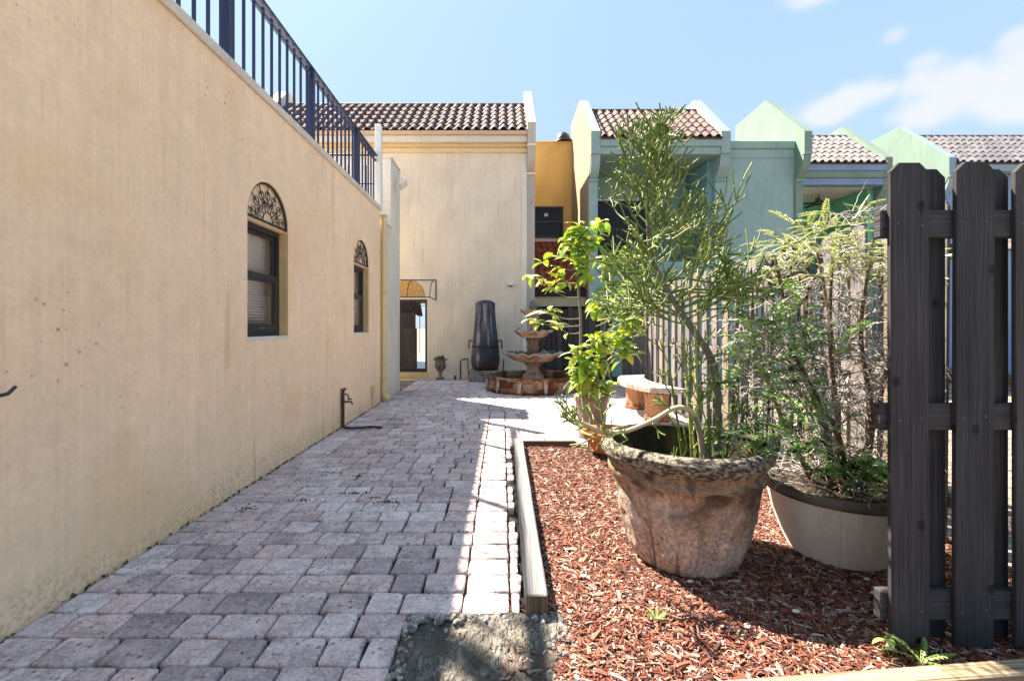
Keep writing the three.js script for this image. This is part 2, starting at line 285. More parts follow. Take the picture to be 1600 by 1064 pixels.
// path: bedding sand with one mesh for each paver
const path = struct('paved_path', merge([bx(-2.12, -0.43, -0.085, -0.030, -12.0, -0.4), bx(-0.43, 0.11, -0.085, -0.0305, -12.0, -2.07), bx(0.11, 3.4, -0.085, -0.0295, -12.0, -5.0)]), std([0.03, 0.026, 0.02], { map: soilMap, bumpMap: soilBump, bumpScale: 0.008 }));
{
  const tonesP = [[0.74, 0.685, 0.665], [0.69, 0.625, 0.605], [0.64, 0.555, 0.54], [0.59, 0.505, 0.49], [0.50, 0.435, 0.43], [0.41, 0.355, 0.355], [0.78, 0.74, 0.72], [0.67, 0.555, 0.53]];
  const weight = [6, 6, 0, 0, 0, 1, 1, 7, 1, 2, 7, 2, 2, 3, 3, 3, 4, 4, 5];
  const mats = tonesP.map(c => std(c, { map: paverMap, bumpMap: paverBump, bumpScale: 0.006, roughness: 0.9 }));
  const r = rngOf(404);
  function paverGeo(w, l) {                       // tumbled block: uneven rounded outline, soft top edge
    const N = 3, out = [], c = 0.013;
    const corner = (cx, cy, a0) => { for (let k = 0; k < N; k++) { const a = a0 + k / (N - 1) * Math.PI / 2, q = c * rr(0.7, 1.3, r); out.push([cx + Math.cos(a) * q, cy + Math.sin(a) * q]); } };
    const j = () => rr(-0.0035, 0.0035, r);
    corner(w / 2 - c + j(), l / 2 - c + j(), 0); corner(-w / 2 + c + j(), l / 2 - c + j(), Math.PI / 2); corner(-w / 2 + c + j(), -l / 2 + c + j(), Math.PI); corner(w / 2 - c + j(), -l / 2 + c + j(), 1.5 * Math.PI);
    const K = out.length, uo = [r() * 3, r() * 3], P = [], Nn = [], U = [], pushV = (x, y, z, n) => { P.push(x, y, z); Nn.push(...n); U.push(x + uo[0], z + uo[1]); };
    const ring = (q, y) => out.map(([a, b]) => { const s = 1 - q / Math.max(0.02, Math.hypot(a, b)); return [a * s, y + (q > 0.005 ? rr(-0.001, 0.001, r) : 0), b * s]; });
    const A = ring(0, -0.045), B = ring(0, -0.0075), C = ring(0.004, -0.0022), D = ring(0.011, 0);
    const side = (R0, R1, ny0, ny1) => { for (let k = 0; k < K; k++) { const a = R0[k], b = R0[(k + 1) % K], e = R1[k], f = R1[(k + 1) % K]; const nr = (q, ny) => { const l = Math.hypot(q[0], q[2]) || 1, s = Math.sqrt(1 - ny * ny); return [q[0] / l * s, ny, q[2] / l * s]; }; for (const [q, ny] of [[a, ny0], [e, ny1], [b, ny0], [b, ny0], [e, ny1], [f, ny1]]) pushV(...q, nr(q, ny)); } };
    side(A, B, 0, 0.3); side(B, C, 0.3, 0.8); side(C, D, 0.8, 1);
    for (let k = 1; k < K - 1; k++) for (const q of [D[0], D[k + 1], D[k]]) pushV(...q, [0, 1, 0]);
    const g = new THREE.BufferGeometry(); g.setAttribute('position', new THREE.Float32BufferAttribute(P, 3)); g.setAttribute('normal', new THREE.Float32BufferAttribute(Nn, 3)); g.setAttribute('uv', new THREE.Float32BufferAttribute(U, 2));
    return g;
  }
  const classes = [0.06, 0.11, 0.158, 0.2, 0.24, 0.29].map(w => ({ w, g: Array.from({ length: 5 }, () => paverGeo(w, 0.156)) }));
  const all = [];
  const add = (x0, x1, d0, d1) => { const w = x1 - x0 - 0.012, l = d1 - d0 - 0.0115; let c = classes[0]; for (const k of classes) if (Math.abs(k.w - w) < Math.abs(c.w - w)) c = k; all.push({ x: (x0 + x1) / 2, d: (d0 + d1) / 2, sx: w / c.w, sz: l / 0.156, g: pick(c.g, r), m: weight[Math.floor(clamp(0.62 * r() + 0.9 * (fbm((x0 + 4) / 16, d0 / 16, 26, 20, 2, 5) - 0.3), 0, 0.999) * weight.length)], flip: r() < 0.5, tx: rr(-0.012, 0.012, r), tz: rr(-0.012, 0.012, r), y: rr(-0.005, 0.0025, r) }); };
  function run(x0, x1, d0, d1) { let x = x0; while (x < x1 - 0.01) { let w = pick([0.163, 0.163, 0.245, 0.245, 0.205], r); if (x1 - x - w < 0.1) w = x1 - x; if (w > 0.31) w /= 2; add(x, x + w, d0, d1); x += w; } }
  const RD = 0.163; let row = 0;
  for (let d = 2.07 - 4 * RD; d < 11.5; d += RD, row++) {
    const d1 = Math.min(d + RD, 11.49), off = (row % 2) * 0.09 + rr(0, 0.05, r);
    if (d < 2.06) { run(-2.072, -0.435 + rr(-0.02, 0.015, r), d, d1); continue; }
    let xl = -2.072; if (d > 4.2) { add(xl, -1.775, d, d1); xl = -1.775; }
    if (d < 6.95) { run(xl, -0.187, d, d1); add(-0.187, 0.037, d, d1); if (d < 4.95) { if (r() < 0.85) add(0.038, rr(0.085, 0.105, r), d, d1); } }
    else run(xl, 2.66, d, d1);
    if (d >= 5.0 && d < 6.95) run(0.04, 2.62, d, d1);
  }
  const vis = all.filter(p => Math.hypot(p.x - 0.62, p.d - 9.5) > 0.85 && !(p.d > 11.0 && p.x > 1.2)).sort((a, b) => a.d - b.d);
  const near = vis.filter(p => p.d > 1.55).slice(0, 300), nearSet = new Set(near), far = [];
  for (const p of vis) {
    const o = new THREE.Object3D(); o.position.set(p.x, p.y, -p.d); o.scale.set(p.sx, 1, p.sz); o.rotation.set(p.tx, p.flip ? Math.PI : 0, p.tz);
    if (nearSet.has(p)) { const m = part('paver', p.g, mats[p.m], path); m.position.copy(o.position); m.scale.copy(o.scale); m.rotation.copy(o.rotation); }
    else { o.updateMatrix(); (far[p.m] ||= []).push(p.g.clone().applyMatrix4(o.matrix)); }
  }
  // the pavers past the first 300: one part, its tones carried by material groups
  const lists = far.map((l, k) => [l, k]).filter(e => e[0]);
  const g = mergeGeometries(lists.map(([l]) => mergeGeometries(l)), true);
  const m = part('far_pavers', g, lists.map(([, k]) => mats[k]), path); m.userData.kind = 'stuff';
}
// bare concrete footing in front of the border stones
{
  const g = new THREE.PlaneGeometry(0.74, 1.6, 90, 190).rotateX(-Math.PI / 2), p = g.attributes.position;
  for (let i = 0; i < p.count; i++) {
    const x = p.getX(i), z = p.getZ(i), u = x / 4 + 0.5, v = z / 4 + 0.5;
    let y = -0.016 + 0.05 * (fbm(u, v, 14, 14, 4, 12) - 0.5) + 0.03 * (fbm(u, v, 90, 90, 3, 17) - 0.5) + 0.012 * (fbm(u, v, 260, 260, 2, 19) - 0.5);
    y -= 0.03 * sst(0.30, 0.37, Math.abs(x + 0.03 * Math.sin(z * 9))); y += 0.012 * sst(0.5, 0.56, fbm(u, v, 9, 14, 2, 55));
    p.setY(i, y);
  }
  g.computeVertexNormals();
  const cm = tex(1024, 1024, (u, v) => {
    const b = fbm(u, v, 7, 7, 4, 12), f = fbm(u, v, 130, 130, 3, 3), m = fbm(u, v, 12, 10, 4, 31);
    let c = mix3([0.62, 0.585, 0.52], [0.47, 0.465, 0.455], b); const k = 0.8 + 1.0 * (f - 0.5); c = c.map(q => q * k);
    c = mix3(c, [0.30, 0.29, 0.26], 0.8 * sst(0.46, 0.62, m + 0.7 * (f - 0.5))); c = mix3(c, [0.72, 0.68, 0.6], 0.5 * sst(0.62, 0.72, b)); return c;
  });
  { const r = rngOf(313), q = new THREE.IcosahedronGeometry(1, 1), qp = q.attributes.position; for (let i = 0; i < qp.count; i++) { const k = 0.75 + 0.5 * lat(Math.round(qp.getX(i) * 9) + 20, Math.round(qp.getY(i) * 9) + Math.round(qp.getZ(i) * 31) + 60, 3); qp.setXYZ(i, qp.getX(i) * k, qp.getY(i) * k, qp.getZ(i) * k); } q.computeVertexNormals();
    const N = 420, im = new THREE.InstancedMesh(q, std([1, 1, 1], { roughness: 0.95 }), N), o = new THREE.Object3D(), col = new THREE.Color();
    for (let i = 0; i < N; i++) { const e = r(); let x, d; if (e < 0.3) { x = -0.425 + 0.05 * r(); d = rr(1.4, 2.06, r); } else if (e < 0.55) { x = rr(-0.42, 0.2, r); d = 2.055 - 0.05 * r() * r(); } else if (e < 0.8) { x = rr(0.1, 0.3, r); d = rr(1.4, 2.08, r); } else { x = rr(-0.4, 0.2, r); d = rr(1.4, 2.06, r); } const z = rr(0.003, 0.016, r) * (e > 0.8 ? 0.5 : 1); o.position.set(x, -0.012 + z * 0.3, -d); o.rotation.set(r() * 6, r() * 6, r() * 6); o.scale.set(z * 1.4, z * 0.7, z); o.updateMatrix(); im.setMatrixAt(i, o.matrix); const c = rr(0.10, 0.42, r); im.setColorAt(i, col.setRGB(c, c * 0.95, c * 0.87)); }
    im.name = 'rubble'; im.userData = { kind: 'stuff', label: 'broken concrete crumbs round the bare footing', category: 'rubble' }; shade(im); scene.add(im); }
  const m = struct('concrete_footing', g, std([0.8, 0.8, 0.8], { map: cm, bumpMap: roughBump, bumpScale: 0.02, roughness: 0.95 })); m.position.set(-0.07, 0, -1.26);
}

// ---------- near house on the path's left ----------
const WX = -2.085;
{
  const house = thing('stucco_house', 'single storey cream stucco house with streaky wall and two arched windows', 'house');
  const openings = [[3.715, 4.425], [6.38, 7.09]], Y0 = 1.21, Y1 = 2.22, R = 0.355;
  const holes = openings.map(([a, b]) => { const q = new THREE.Path(); q.moveTo(a, Y0); q.lineTo(b, Y0); q.lineTo(b, Y1); q.absarc((a + b) / 2, Y1, R, 0, Math.PI, false); q.lineTo(a, Y0); return q; });
  part('wall', ext(rect(-3, 7.8, -0.08, 3.27), WX - 0.22, WX, holes, 24), M.nearWall, house);
  part('roof', bx(-9, WX - 0.22, 3.0, 3.2, -7.8, 3), M.greyWhite, house);
  part('rear_wall', merge([bx(-9.2, -9, -0.08, 3.27, -7.8, 3), bx(-9, WX - 0.222, -0.08, 3.0, 3, 3.2), bx(-9, WX - 0.222, -0.08, 3.19, -7.98, -7.8)]), M.beige, house);
  part('floor', bx(-9, WX - 0.222, -0.08, 0, -7.8, 3), M.roomDark, house);
  for (let k = 0; k < 7; k++) part('coping', bx(WX - 0.24, WX + 0.022, 3.272, 3.35, -7.8 + k * 1.54 + 0.002, -7.8 + (k + 1) * 1.54 - 0.001, 0.006), M.creamTrim, house);
  // higher end block with a low infill wall and its ledge
  part('end_wall', bx(WX - 0.6, WX - 0.003, -0.08, 3.12, -8.52, -7.982), M.pier, house);
  part('ledge', bx(WX - 0.62, WX + 0.012, 3.122, 3.165, -8.515, -7.99, 0.005), M.greyWhite, house);
  part('pier', bx(-4.2, WX - 0.006, -0.08, 4.44, -9.26, -8.522), M.pier, house);
  part('pier_cap', bx(-4.22, WX + 0.01, 4.442, 4.485, -9.28, -8.5, 0.006), M.creamTrim, house);
  part('end_post', bx(WX - 0.10, WX + 0.012, 3.352, 4.75, -7.86, -7.76, 0.006), M.white, house);
  // rainwater pipe
  const dz = -7.80, px = WX + 0.055;
  part('downpipe', merge([tubeG([[px, 3.2, dz], [px, 0.36, dz]], 0.042, 0.042, 14), tubeG([[px, 0.37, dz], [px, 0.18, dz - 0.0], [px + 0.02, 0.10, dz + 0.0], [px + 0.10, 0.055, dz + 0.03]], 0.05, 0.055, 14)]), M.pipe, house);
  for (const y of [3.18, 1.86, 0.42]) part('pipe_bracket', bx(WX + 0.002, px + 0.05, y, y + 0.025, dz - 0.05, dz + 0.05, 0.003), M.pipe, house);
  // windows
  openings.forEach(([a, b]) => {
    const xf = WX - 0.085, W = b - a, mid = (a + b) / 2, f = 0.05;
    const win = part('window', merge([ // outer frame with the meeting rail
      ext(rect(a + 0.001, b - 0.001, Y0 + 0.002, Y1 - 0.02), xf - 0.06, xf, [rect(a + f, b - f, Y0 + f, Y1 - f - 0.02)])]), M.greyFrame, house);
    const ymid = (Y0 + Y1) / 2 + 0.02;
    part('upper_sash', ext(rect(a + f + 0.001, b - f - 0.001, ymid - 0.03, Y1 - f - 0.021), xf - 0.045, xf - 0.022, [rect(a + f + 0.05, b - f - 0.05, ymid + 0.03, Y1 - f - 0.06)]), M.blackFrame, win);
    part('lower_sash', ext(rect(a + f + 0.001, b - f - 0.001, Y0 + f + 0.001, ymid + 0.04), xf - 0.02, xf + 0.006, [rect(a + f + 0.055, b - f - 0.055, Y0 + f + 0.06, ymid - 0.03)]), M.blackFrame, win);
    part('pane', bx(xf - 0.036, xf - 0.032, ymid + 0.028, Y1 - f - 0.058, -(b - f - 0.048), -(a + f + 0.048)), M.glass, win);
    part('pane', bx(xf - 0.009, xf - 0.005, Y0 + f + 0.058, ymid - 0.028, -(b - f - 0.053), -(a + f + 0.053)), M.glass, win);
    part('sash_lift', bx(xf + 0.007, xf + 0.016, Y0 + f + 0.018, Y0 + f + 0.03, -mid - 0.05, -mid + 0.05, 0.002), M.galv, win);
    const slats = []; for (let y = Y0 + 0.05; y < Y1 - 0.08; y += 0.026) { const s = new THREE.BoxGeometry(0.028, 0.0015, W - 0.13); s.rotateZ(0.75); s.translate(xf - 0.10, y, -mid); slats.push(s); }
    part('blind', merge(slats), M.blind, win);
    part('reveal', bx(xf, WX - 0.003, Y0 + 0.002, Y1 - 0.021, -(b - 0.0005), -(b - 0.006)), M.yellowTrim, house);
    // shallow niche over the window, closed by the same stucco
    const niche = new THREE.Shape(); niche.moveTo(a, Y1 - 0.02); niche.lineTo(b, Y1 - 0.02); niche.lineTo(b, Y1); niche.absarc(mid, Y1, R, 0, Math.PI, false);
    part('arch_niche', ext(niche, WX - 0.2, WX - 0.035, [], 24), M.nearWall, house);
    part('sill', bx(WX - 0.19, WX + 0.004, Y0 - 0.03, Y0 + 0.001, -(b + 0.002), -(a - 0.002), 0.003), M.pier, house);
    // wrought iron fan grille
    const P3 = (q, y, o = 0) => [WX - 0.016 + o, Y1 + y, -(mid + q)], rim = [], gr = [];
    for (let k = 0; k <= 32; k++) { const t = k / 32 * Math.PI; rim.push(P3(Math.cos(t) * (R - 0.01), Math.sin(t) * (R - 0.01))); }
    const grille = part('arch_grille', merge([tubeG(rim, 0.010, 0.010, 6), tubeG([P3(-R + 0.005, 0.006), P3(R - 0.005, 0.006)], 0.010, 0.010, 6)]), M.blackIron, house);
    const arcAt = (cq, cy, r0, t0, t1, n = 14) => Array.from({ length: n + 1 }, (_, k) => { const t = t0 + (t1 - t0) * k / n; return P3(cq + Math.cos(t) * r0, cy + Math.sin(t) * r0); });
    part('scroll', tubeG(arcAt(0, 0.012, 0.085, 0, Math.PI), 0.005, 0.005, 5), M.blackIron, grille);
    for (let k = 0; k < 7; k++) {
      const t = (k + 0.5) / 7 * Math.PI, c = Math.cos(t), s = Math.sin(t);
      part('spoke', tubeG([P3(c * 0.085, 0.012 + s * 0.085), P3(c * (R - 0.02), s * (R - 0.02))], 0.0045, 0.0045, 5), M.blackIron, grille);
      const sp = (sg) => Array.from({ length: 19 }, (_, i) => { const a2 = i / 18 * 4.6, q = 0.052 * (1 - i / 24); const lx = Math.sin(a2) * q * sg, ly = -Math.cos(a2) * q; return P3(c * (0.255 + ly) - s * (sg * 0.052 * 0 + lx), s * (0.255 + ly) + c * lx); });
      part('scroll', tubeG(sp(1), 0.0045, 0.003, 5), M.blackIron, grille); part('scroll', tubeG(sp(-1), 0.0045, 0.003, 5), M.blackIron, grille);
      part('scroll', tubeG(arcAt(c * 0.15, s * 0.15 + 0.006, 0.03, t - 2.2, t + 2.2, 10), 0.004, 0.004, 5), M.blackIron, grille);
    }
    for (const t of [0.5, 1.25, 1.9, 2.65]) { const g = new THREE.SphereGeometry(0.017, 8, 6); g.scale(0.5, 1, 1); g.translate(...P3(Math.cos(t) * 0.185, Math.sin(t) * 0.185, 0.004)); part('rosette', uvBox(g), M.navy, grille); }
  });
}
{ // railing on the roof terrace
  const rl = thing('terrace_railing', 'navy blue metal railing with thin balusters along the stucco house roof edge', 'railing');
  const x = -2.165, yb = 3.35, yt = 4.2; const dp = [1.98, 3.57, 5.16, 6.73];
  const posts = [...dp];
  for (const d of posts) { const p = part('post', bx(-0.03, 0.03, 0, yt - yb, -0.03, 0.03, 0.003), M.navy, rl, [x, yb, -d]); part('foot_plate', bx(-0.05, 0.05, 0.0, 0.012, -0.05, 0.05, 0.002), M.navy, p); }
  const bal = bx(-0.01, 0.01, 0, yt - yb - 0.02, -0.01, 0.01), b2 = bal;
  for (let d = 1.5; d < 7.74; d += 0.1535) { if (posts.some(p => Math.abs(p - d) < 0.06)) continue; part('baluster', b2, M.navy, rl, [x, yb, -d]); }
  part('top_rail', bx(x - 0.035, x + 0.035, yt, yt + 0.022, -7.76, -1.45, 0.004), M.navy, rl);
  part('under_rail', bx(x - 0.014, x + 0.014, yt - 0.085, yt - 0.062, -7.76, -1.45), M.navy, rl);
  // return along the terrace end
  for (let k = 1; k <= 8; k++) part('baluster', bal, M.navy, rl, [x - k * 0.15, yb - 0.15, -7.72]);
  part('top_rail', bx(x - 1.3, x - 0.036, yt - 0.001, yt + 0.02, -7.75, -7.69, 0.004), M.navy, rl);
  part('lower_rail', bx(x - 1.3, x - 0.036, yb + 0.36, yb + 0.375, -7.727, -7.713), M.navy, rl);
  for (const k of [8.4]) part('post', bx(-0.03, 0.03, 0, yt - 3.2, -0.03, 0.03, 0.003), M.navy, rl, [x - k * 0.15, 3.2, -7.72]);
}
{ // twin floodlight on the pier
  const f = thing('floodlight', 'white twin floodlight fixed to the tall pier above the downpipe', 'light', [WX, 4.02, -8.85]);
  part('junction_box', lathe([[0, 0], [0.06, 0], [0.06, 0.035], [0.05, 0.045], [0, 0.045]], 20).rotateZ(-Math.PI / 2), M.white, f, [-0.006, 0, 0]);
  for (const s of [-1, 1]) {
    const arm = part('arm', tubeG([[0.03, 0, 0], [0.09, 0.03 * s, 0.05 * s]], 0.014, 0.014, 8), M.white, f);
    const h = lathe([[0, 0], [0.035, 0.0], [0.05, 0.06], [0.062, 0.15], [0.062, 0.16], [0.05, 0.15], [0, 0.12]], 20); h.rotateZ(-0.9); h.rotateY(0.5 * s);
    part('lamp_head', h, M.white, arm, [0.08, 0.03 * s, 0.06 * s]);
  }
}
{ // tap on a standpipe against the near wall
  const t = thing('standpipe_tap', 'dark standpipe with brass tap rising from pavers beside the cream wall', 'tap', [WX + 0.035, 0, -5.86]);
  part('pipe', tubeG([[0, 0, 0], [0, 0.46, 0], [0.012, 0.5, 0.0], [0.035, 0.49, 0]], 0.014, 0.014, 10), M.rust, t);
  part('support_stake', bx(-0.03, -0.015, 0, 0.5, -0.02, 0.0), M.galv, t);
  const v = part('valve', tubeG([[0.01, 0.33, 0], [0.07, 0.33, 0], [0.10, 0.335, 0.01], [0.125, 0.30, 0.02]], 0.013, 0.011, 8), M.rust, t);
  part('handle', lathe([[0.0, 0], [0.032, 0.0], [0.032, 0.01], [0, 0.012]], 12), M.rust, v, [0.085, 0.36, 0.01]);
  part('spout', tubeG([[0.02, 0.43, 0], [0.06, 0.42, 0.01], [0.075, 0.37, 0.012]], 0.009, 0.008, 8), M.rust, t);
  const hs = single('hose', 'short dark hose piece lying on pavers at the standpipe foot', 'hose', tubeG(Array.from({ length: 14 }, (_, k) => [WX + 0.06 + k * 0.037, 0.013, -5.80 + 0.04 * Math.sin(k * 0.5)]), 0.014, 0.014, 8), M.blackFrame);
  const c = thing('conduit_stub', 'small yellow painted conduit with outlet box at the cream wall foot', 'conduit', [WX + 0.03, 0, -7.22]);
  part('conduit', tubeG([[0, 0, 0], [0, 0.24, 0]], 0.013, 0.013, 8), M.pipe, c); part('box', bx(-0.027, 0.035, 0.24, 0.36, -0.04, 0.04, 0.005), M.pipe, c);
  const g = thing('gate_handle', 'black lever handle at the near end of the cream wall', 'handle', [WX + 0.004, 1.0, -1.83]);
  part('plate', bx(-0.002, 0.008, -0.08, 0.08, -0.02, 0.02, 0.002), M.blackFrame, g); part('lever', tubeG([[0.008, 0.02, 0], [0.05, 0.02, 0], [0.058, 0.025, -0.03], [0.056, 0.05, -0.06]], 0.009, 0.007, 8), M.blackFrame, g);
}

// ---------- roofs, fins and the row of town houses ----------
function tileGeo(seed, L = 0.42, Wd = 0.222) {
  const r = rngOf(seed), P = [], Nn = [], U = [], K = 9, th = 0.016, prof = [];
  for (let k = 0; k <= K; k++) { const u = k / K; const h = u < 0.72 ? 0.062 * Math.sin(Math.PI * u / 0.72) : -0.012 * Math.sin(Math.PI * (u - 0.72) / 0.28); prof.push([(u - 0.5) * Wd, h]); }
  const uo = [r(), r()];
  const quad = (a, b, c, d) => { const n = new THREE.Vector3().crossVectors(new THREE.Vector3(b[0] - a[0], b[1] - a[1], b[2] - a[2]), new THREE.Vector3(c[0] - a[0], c[1] - a[1], c[2] - a[2])).normalize(); for (const q of [a, b, c, b, d, c]) { P.push(...q); Nn.push(n.x, n.y, n.z); U.push(q[0] + uo[0], q[2] + q[1] + uo[1]); } };
  for (let k = 0; k < K; k++) {                   // z = 0 is the lower end, -L the upper
    const [x0, h0] = prof[k], [x1, h1] = prof[k + 1];
    quad([x0, h0 + 0.03, 0], [x1, h1 + 0.03, 0], [x0 * 0.97, h0, -L], [x1 * 0.97, h1, -L]);
    quad([x0, h0 + 0.03 - th, 0], [x1, h1 + 0.03 - th, 0], [x0, h0 + 0.03, 0], [x1, h1 + 0.03, 0]);
  }
  const g = new THREE.BufferGeometry(); g.setAttribute('position', new THREE.Float32BufferAttribute(P, 3)); g.setAttribute('normal', new THREE.Float32BufferAttribute(Nn, 3)); g.setAttribute('uv', new THREE.Float32BufferAttribute(U, 2));
  return g;
}
const tileGeos = [1, 2, 3, 4].map(s => tileGeo(s));
function tiledRoof(parent, x0, x1, dE, yE, dR, yR, rows, mats, seed) {
  const r = rngOf(seed), ang = Math.atan2(yR - yE, dR - dE), len = Math.hypot(yR - yE, dR - dE), ex = len / rows, W = 0.222, n = Math.max(1, Math.round((x1 - x0) / W)), w = (x1 - x0) / n;
  const roof = part('roof', ext([[dE, yE - 0.06], [dE, yE - 0.01], [dR, yR - 0.01], [dR + 0.3, yR - 0.01], [dR + 0.3, yE - 0.06]], x0, x1), M.deck, parent);
  for (let j = 0; j < rows; j++) for (let i = 0; i < n; i++) {
    const m = part('tile', pick(tileGeos, r), pick(mats, r), roof), t = j * ex - 0.05;
    m.position.set(x0 + (i + 0.5) * w, yE + Math.sin(ang) * t + rr(0, 0.006, r), -(dE + Math.cos(ang) * t)); m.rotation.set(ang + rr(-0.012, 0.012, r), rr(-0.012, 0.012, r), rr(-0.012, 0.012, r)); m.scale.set(w / W, 1, (ex + 0.05) / 0.42);
  }
  part('ridge', tubeG([[x0, yR + 0.02, -dR - 0.03], [x1, yR + 0.02, -dR - 0.03]], 0.075, 0.075, 10), mats[1], roof);
  return roof;
}
function fin(parent, x0, x1, D, mat, capMat, back = 3.5) {
  const s = new THREE.Shape(); const f = D + 0.36;
  s.moveTo(D + back, -0.08); s.lineTo(D + back, 7.98); s.lineTo(D + 1.75, 7.98); s.lineTo(D, 6.33); s.lineTo(D, 5.78); s.lineTo(D + 0.03, 5.74);
  s.quadraticCurveTo(D + 0.06, 5.36, f, 5.2); s.lineTo(f, -0.08);
  const m = part('party_wall', ext(s, x0, x1, [], 8), mat, parent);
  part('corbel_band', bx(x0 - 0.012, x1 + 0.012, 5.74, 5.80, -(D + 0.10), -(D - 0.014), 0.004), capMat, m);
  part('corbel_foot', bx(x0 - 0.01, x1 + 0.01, 5.14, 5.2, -(f + 0.05), -(f - 0.05), 0.004), capMat, m);
  return m;
}
function finalWindow(parent, x0, x1, y0, y1, d, frameMat = M.blackFrame, split = true) {
  const f = 0.05, w = part('window', extF(rect(x0, x1, y0, y1), d - 0.03, d + 0.05, [rect(x0 + f, x1 - f, y0 + f, y1 - f)]), frameMat, parent), ym = (y0 + y1) / 2;
  if (split) { part('meeting_rail', bx(x0 + f, x1 - f, ym - 0.03, ym + 0.03, -(d + 0.03), -(d - 0.025)), frameMat, w); part('pane', bx(x0 + f, x1 - f, y0 + f, ym - 0.031, -(d + 0.022), -(d + 0.015)), M.darkGlass, w); part('pane', bx(x0 + f, x1 - f, ym + 0.031, y1 - f, -(d + 0.028), -(d + 0.02)), M.darkGlass, w); }
  else part('pane', bx(x0 + f, x1 - f, y0 + f, y1 - f, -(d + 0.022), -(d + 0.015)), M.darkGlass, w);
  return w;
}
{ // beige house at the end of the path
  const h = thing('beige_townhouse', 'two storey beige house with plum tiled roof closing the path end', 'house'), D = 11.5;
  const X0 = -6.1, X1 = 0.62, dx0 = -2.86, dx1 = -1.905;
  part('wall', extF(rect(X0, X1, -0.08, 6.02), D, D + 0.22, [rect(dx0, dx1, 0.14, 1.98)]), M.beige, h);
  part('side_wall', merge([bx(X0 - 0.2, X0, -0.08, 6.02, -16, -D - 0.001), bx(X0, -3.35, -0.08, 6.02, -16, -15.8), bx(-2.2, X1 - 0.002, -0.08, 6.02, -16, -15.8), bx(-3.35, -2.2, 2.1, 6.02, -16, -15.8)]), M.beige, h);
  part('floor', merge([bx(X0, X1 - 0.002, -0.08, 0.1, -15.79, -D - 0.221), bx(X0, X1 - 0.002, 2.7, 2.9, -15.79, -D - 0.221)]), std([0.14, 0.17, 0.20], { roughness: 0.25 }), h);
  part('flat_roof', bx(X0, X1 - 0.002, 5.8, 6.0, -15.79, -D - 0.221), M.greyWhite, h);
  // cornice of three bands below the eaves
  part('fascia', bx(X0, X1 - 0.003, 6.04, 6.13, -D - 0.2, -D + 0.30, 0.008), std([0.62, 0.45, 0.32], { map: streakMap }), h);
  part('cornice', bx(X0, X1 - 0.003, 5.88, 6.038, -D - 0.1, -D + 0.22, 0.01), M.creamTrim, h);
  part('cornice_band', bx(X0, X1 - 0.003, 5.79, 5.878, -D - 0.1, -D + 0.13, 0.01), M.yellowTrim, h);
  part('cornice_band', bx(X0, X1 - 0.003, 5.68, 5.788, -D - 0.1, -D + 0.075, 0.008), stucco([0.74, 0.62, 0.42]), h);
  tiledRoof(h, X0, X1, D - 0.26, 6.16, D + 1.4, 7.55, 6, M.tilePlum, 31);
  fin(h, X1, X1 + 0.2, D - 0.32, stucco([0.50, 0.46, 0.41]), M.pier); fin(h, X0 - 0.3, X0, D - 0.3, M.creamTrim, M.creamTrim);
  part('pilaster', bx(X1 - 0.14, X1 - 0.004, -0.08, 5.67, -D - 0.05, -D + 0.03, 0.006), M.pier, h);
  // glazed door with security bars, and the arch panel above it
  const f = 0.055, door = part('door', extF(rect(dx0, dx1, 0.14, 1.98), D + 0.03, D + 0.10, [rect(dx0 + f, dx1 - f, 0.14 + 0.09, 1.98 - f)]), M.blackFrame, h);
  part('pane', bx(dx0 + f, dx1 - f, 0.23, 1.925, -(D + 0.07), -(D + 0.064)), M.glass, door);
  for (const xx of [-2.32, -2.22, -2.10]) part('bar', bx(xx - 0.008, xx + 0.008, 0.6, 1.925, -(D + 0.058), -(D + 0.045)), M.blackIron, door);
  part('bar', bx(dx0 + f, dx1 - f, 1.82, 1.835, -(D + 0.058), -(D + 0.045)), M.blackIron, door);
  part('door_sill', bx(dx0 - 0.05, dx1 + 0.05, 0.0, 0.138, -(D + 0.2), -(D - 0.02), 0.005), M.yellowTrim, h);
  const arch = new THREE.Shape(); arch.moveTo(-2.80, 2.06); arch.lineTo(-1.96, 2.06); arch.absarc(-2.38, 2.06, 0.42, 0, Math.PI, false);
  const ap = part('arch_panel', extF(arch, D - 0.015, D + 0.01, [], 24), std([0.62, 0.34, 0.10], { map: streakMap, bumpMap: roughBump, bumpScale: 0.004 }), h);
  for (let k = 0; k < 3; k++) for (let i = 0; i < 4 + k * 2; i++) { const t = (i + 0.5) / (4 + k * 2) * Math.PI, q = 0.12 + k * 0.11; const w = 0.011 + 0.011 * rnd(), g = bx(-w, w, -w * 0.8, w * 0.8, 0, 0.010, 0.003); g.rotateZ(t + rnd() * 3); g.translate(-2.38 + Math.cos(t) * q, 2.07 + Math.sin(t) * q, -(D - 0.016)); part('inlay', g, M.creamTrim, ap); }
  // inside the door: a cabinet, a curtain and a hanging valance
}
single('cabinet', 'tall grey cabinet standing just inside the glazed door', 'cabinet', bx(-2.75, -2.42, 0.1, 1.25, -12.9, -12.3, 0.01), std([0.10, 0.095, 0.09], { roughness: 0.5 }));
{ const g = []; for (let k = 0; k < 9; k++) g.push(tubeG([[-3.3 + k * 0.06, 0.11, -14.6 + 0.02 * (k % 2)], [-3.3 + k * 0.06, 1.75, -14.6 + 0.02 * (k % 2)]], 0.036, 0.034, 8)); single('curtain', 'pleated white curtain hanging behind the glazed door', 'curtain', merge(g), std([0.72, 0.72, 0.70])); }
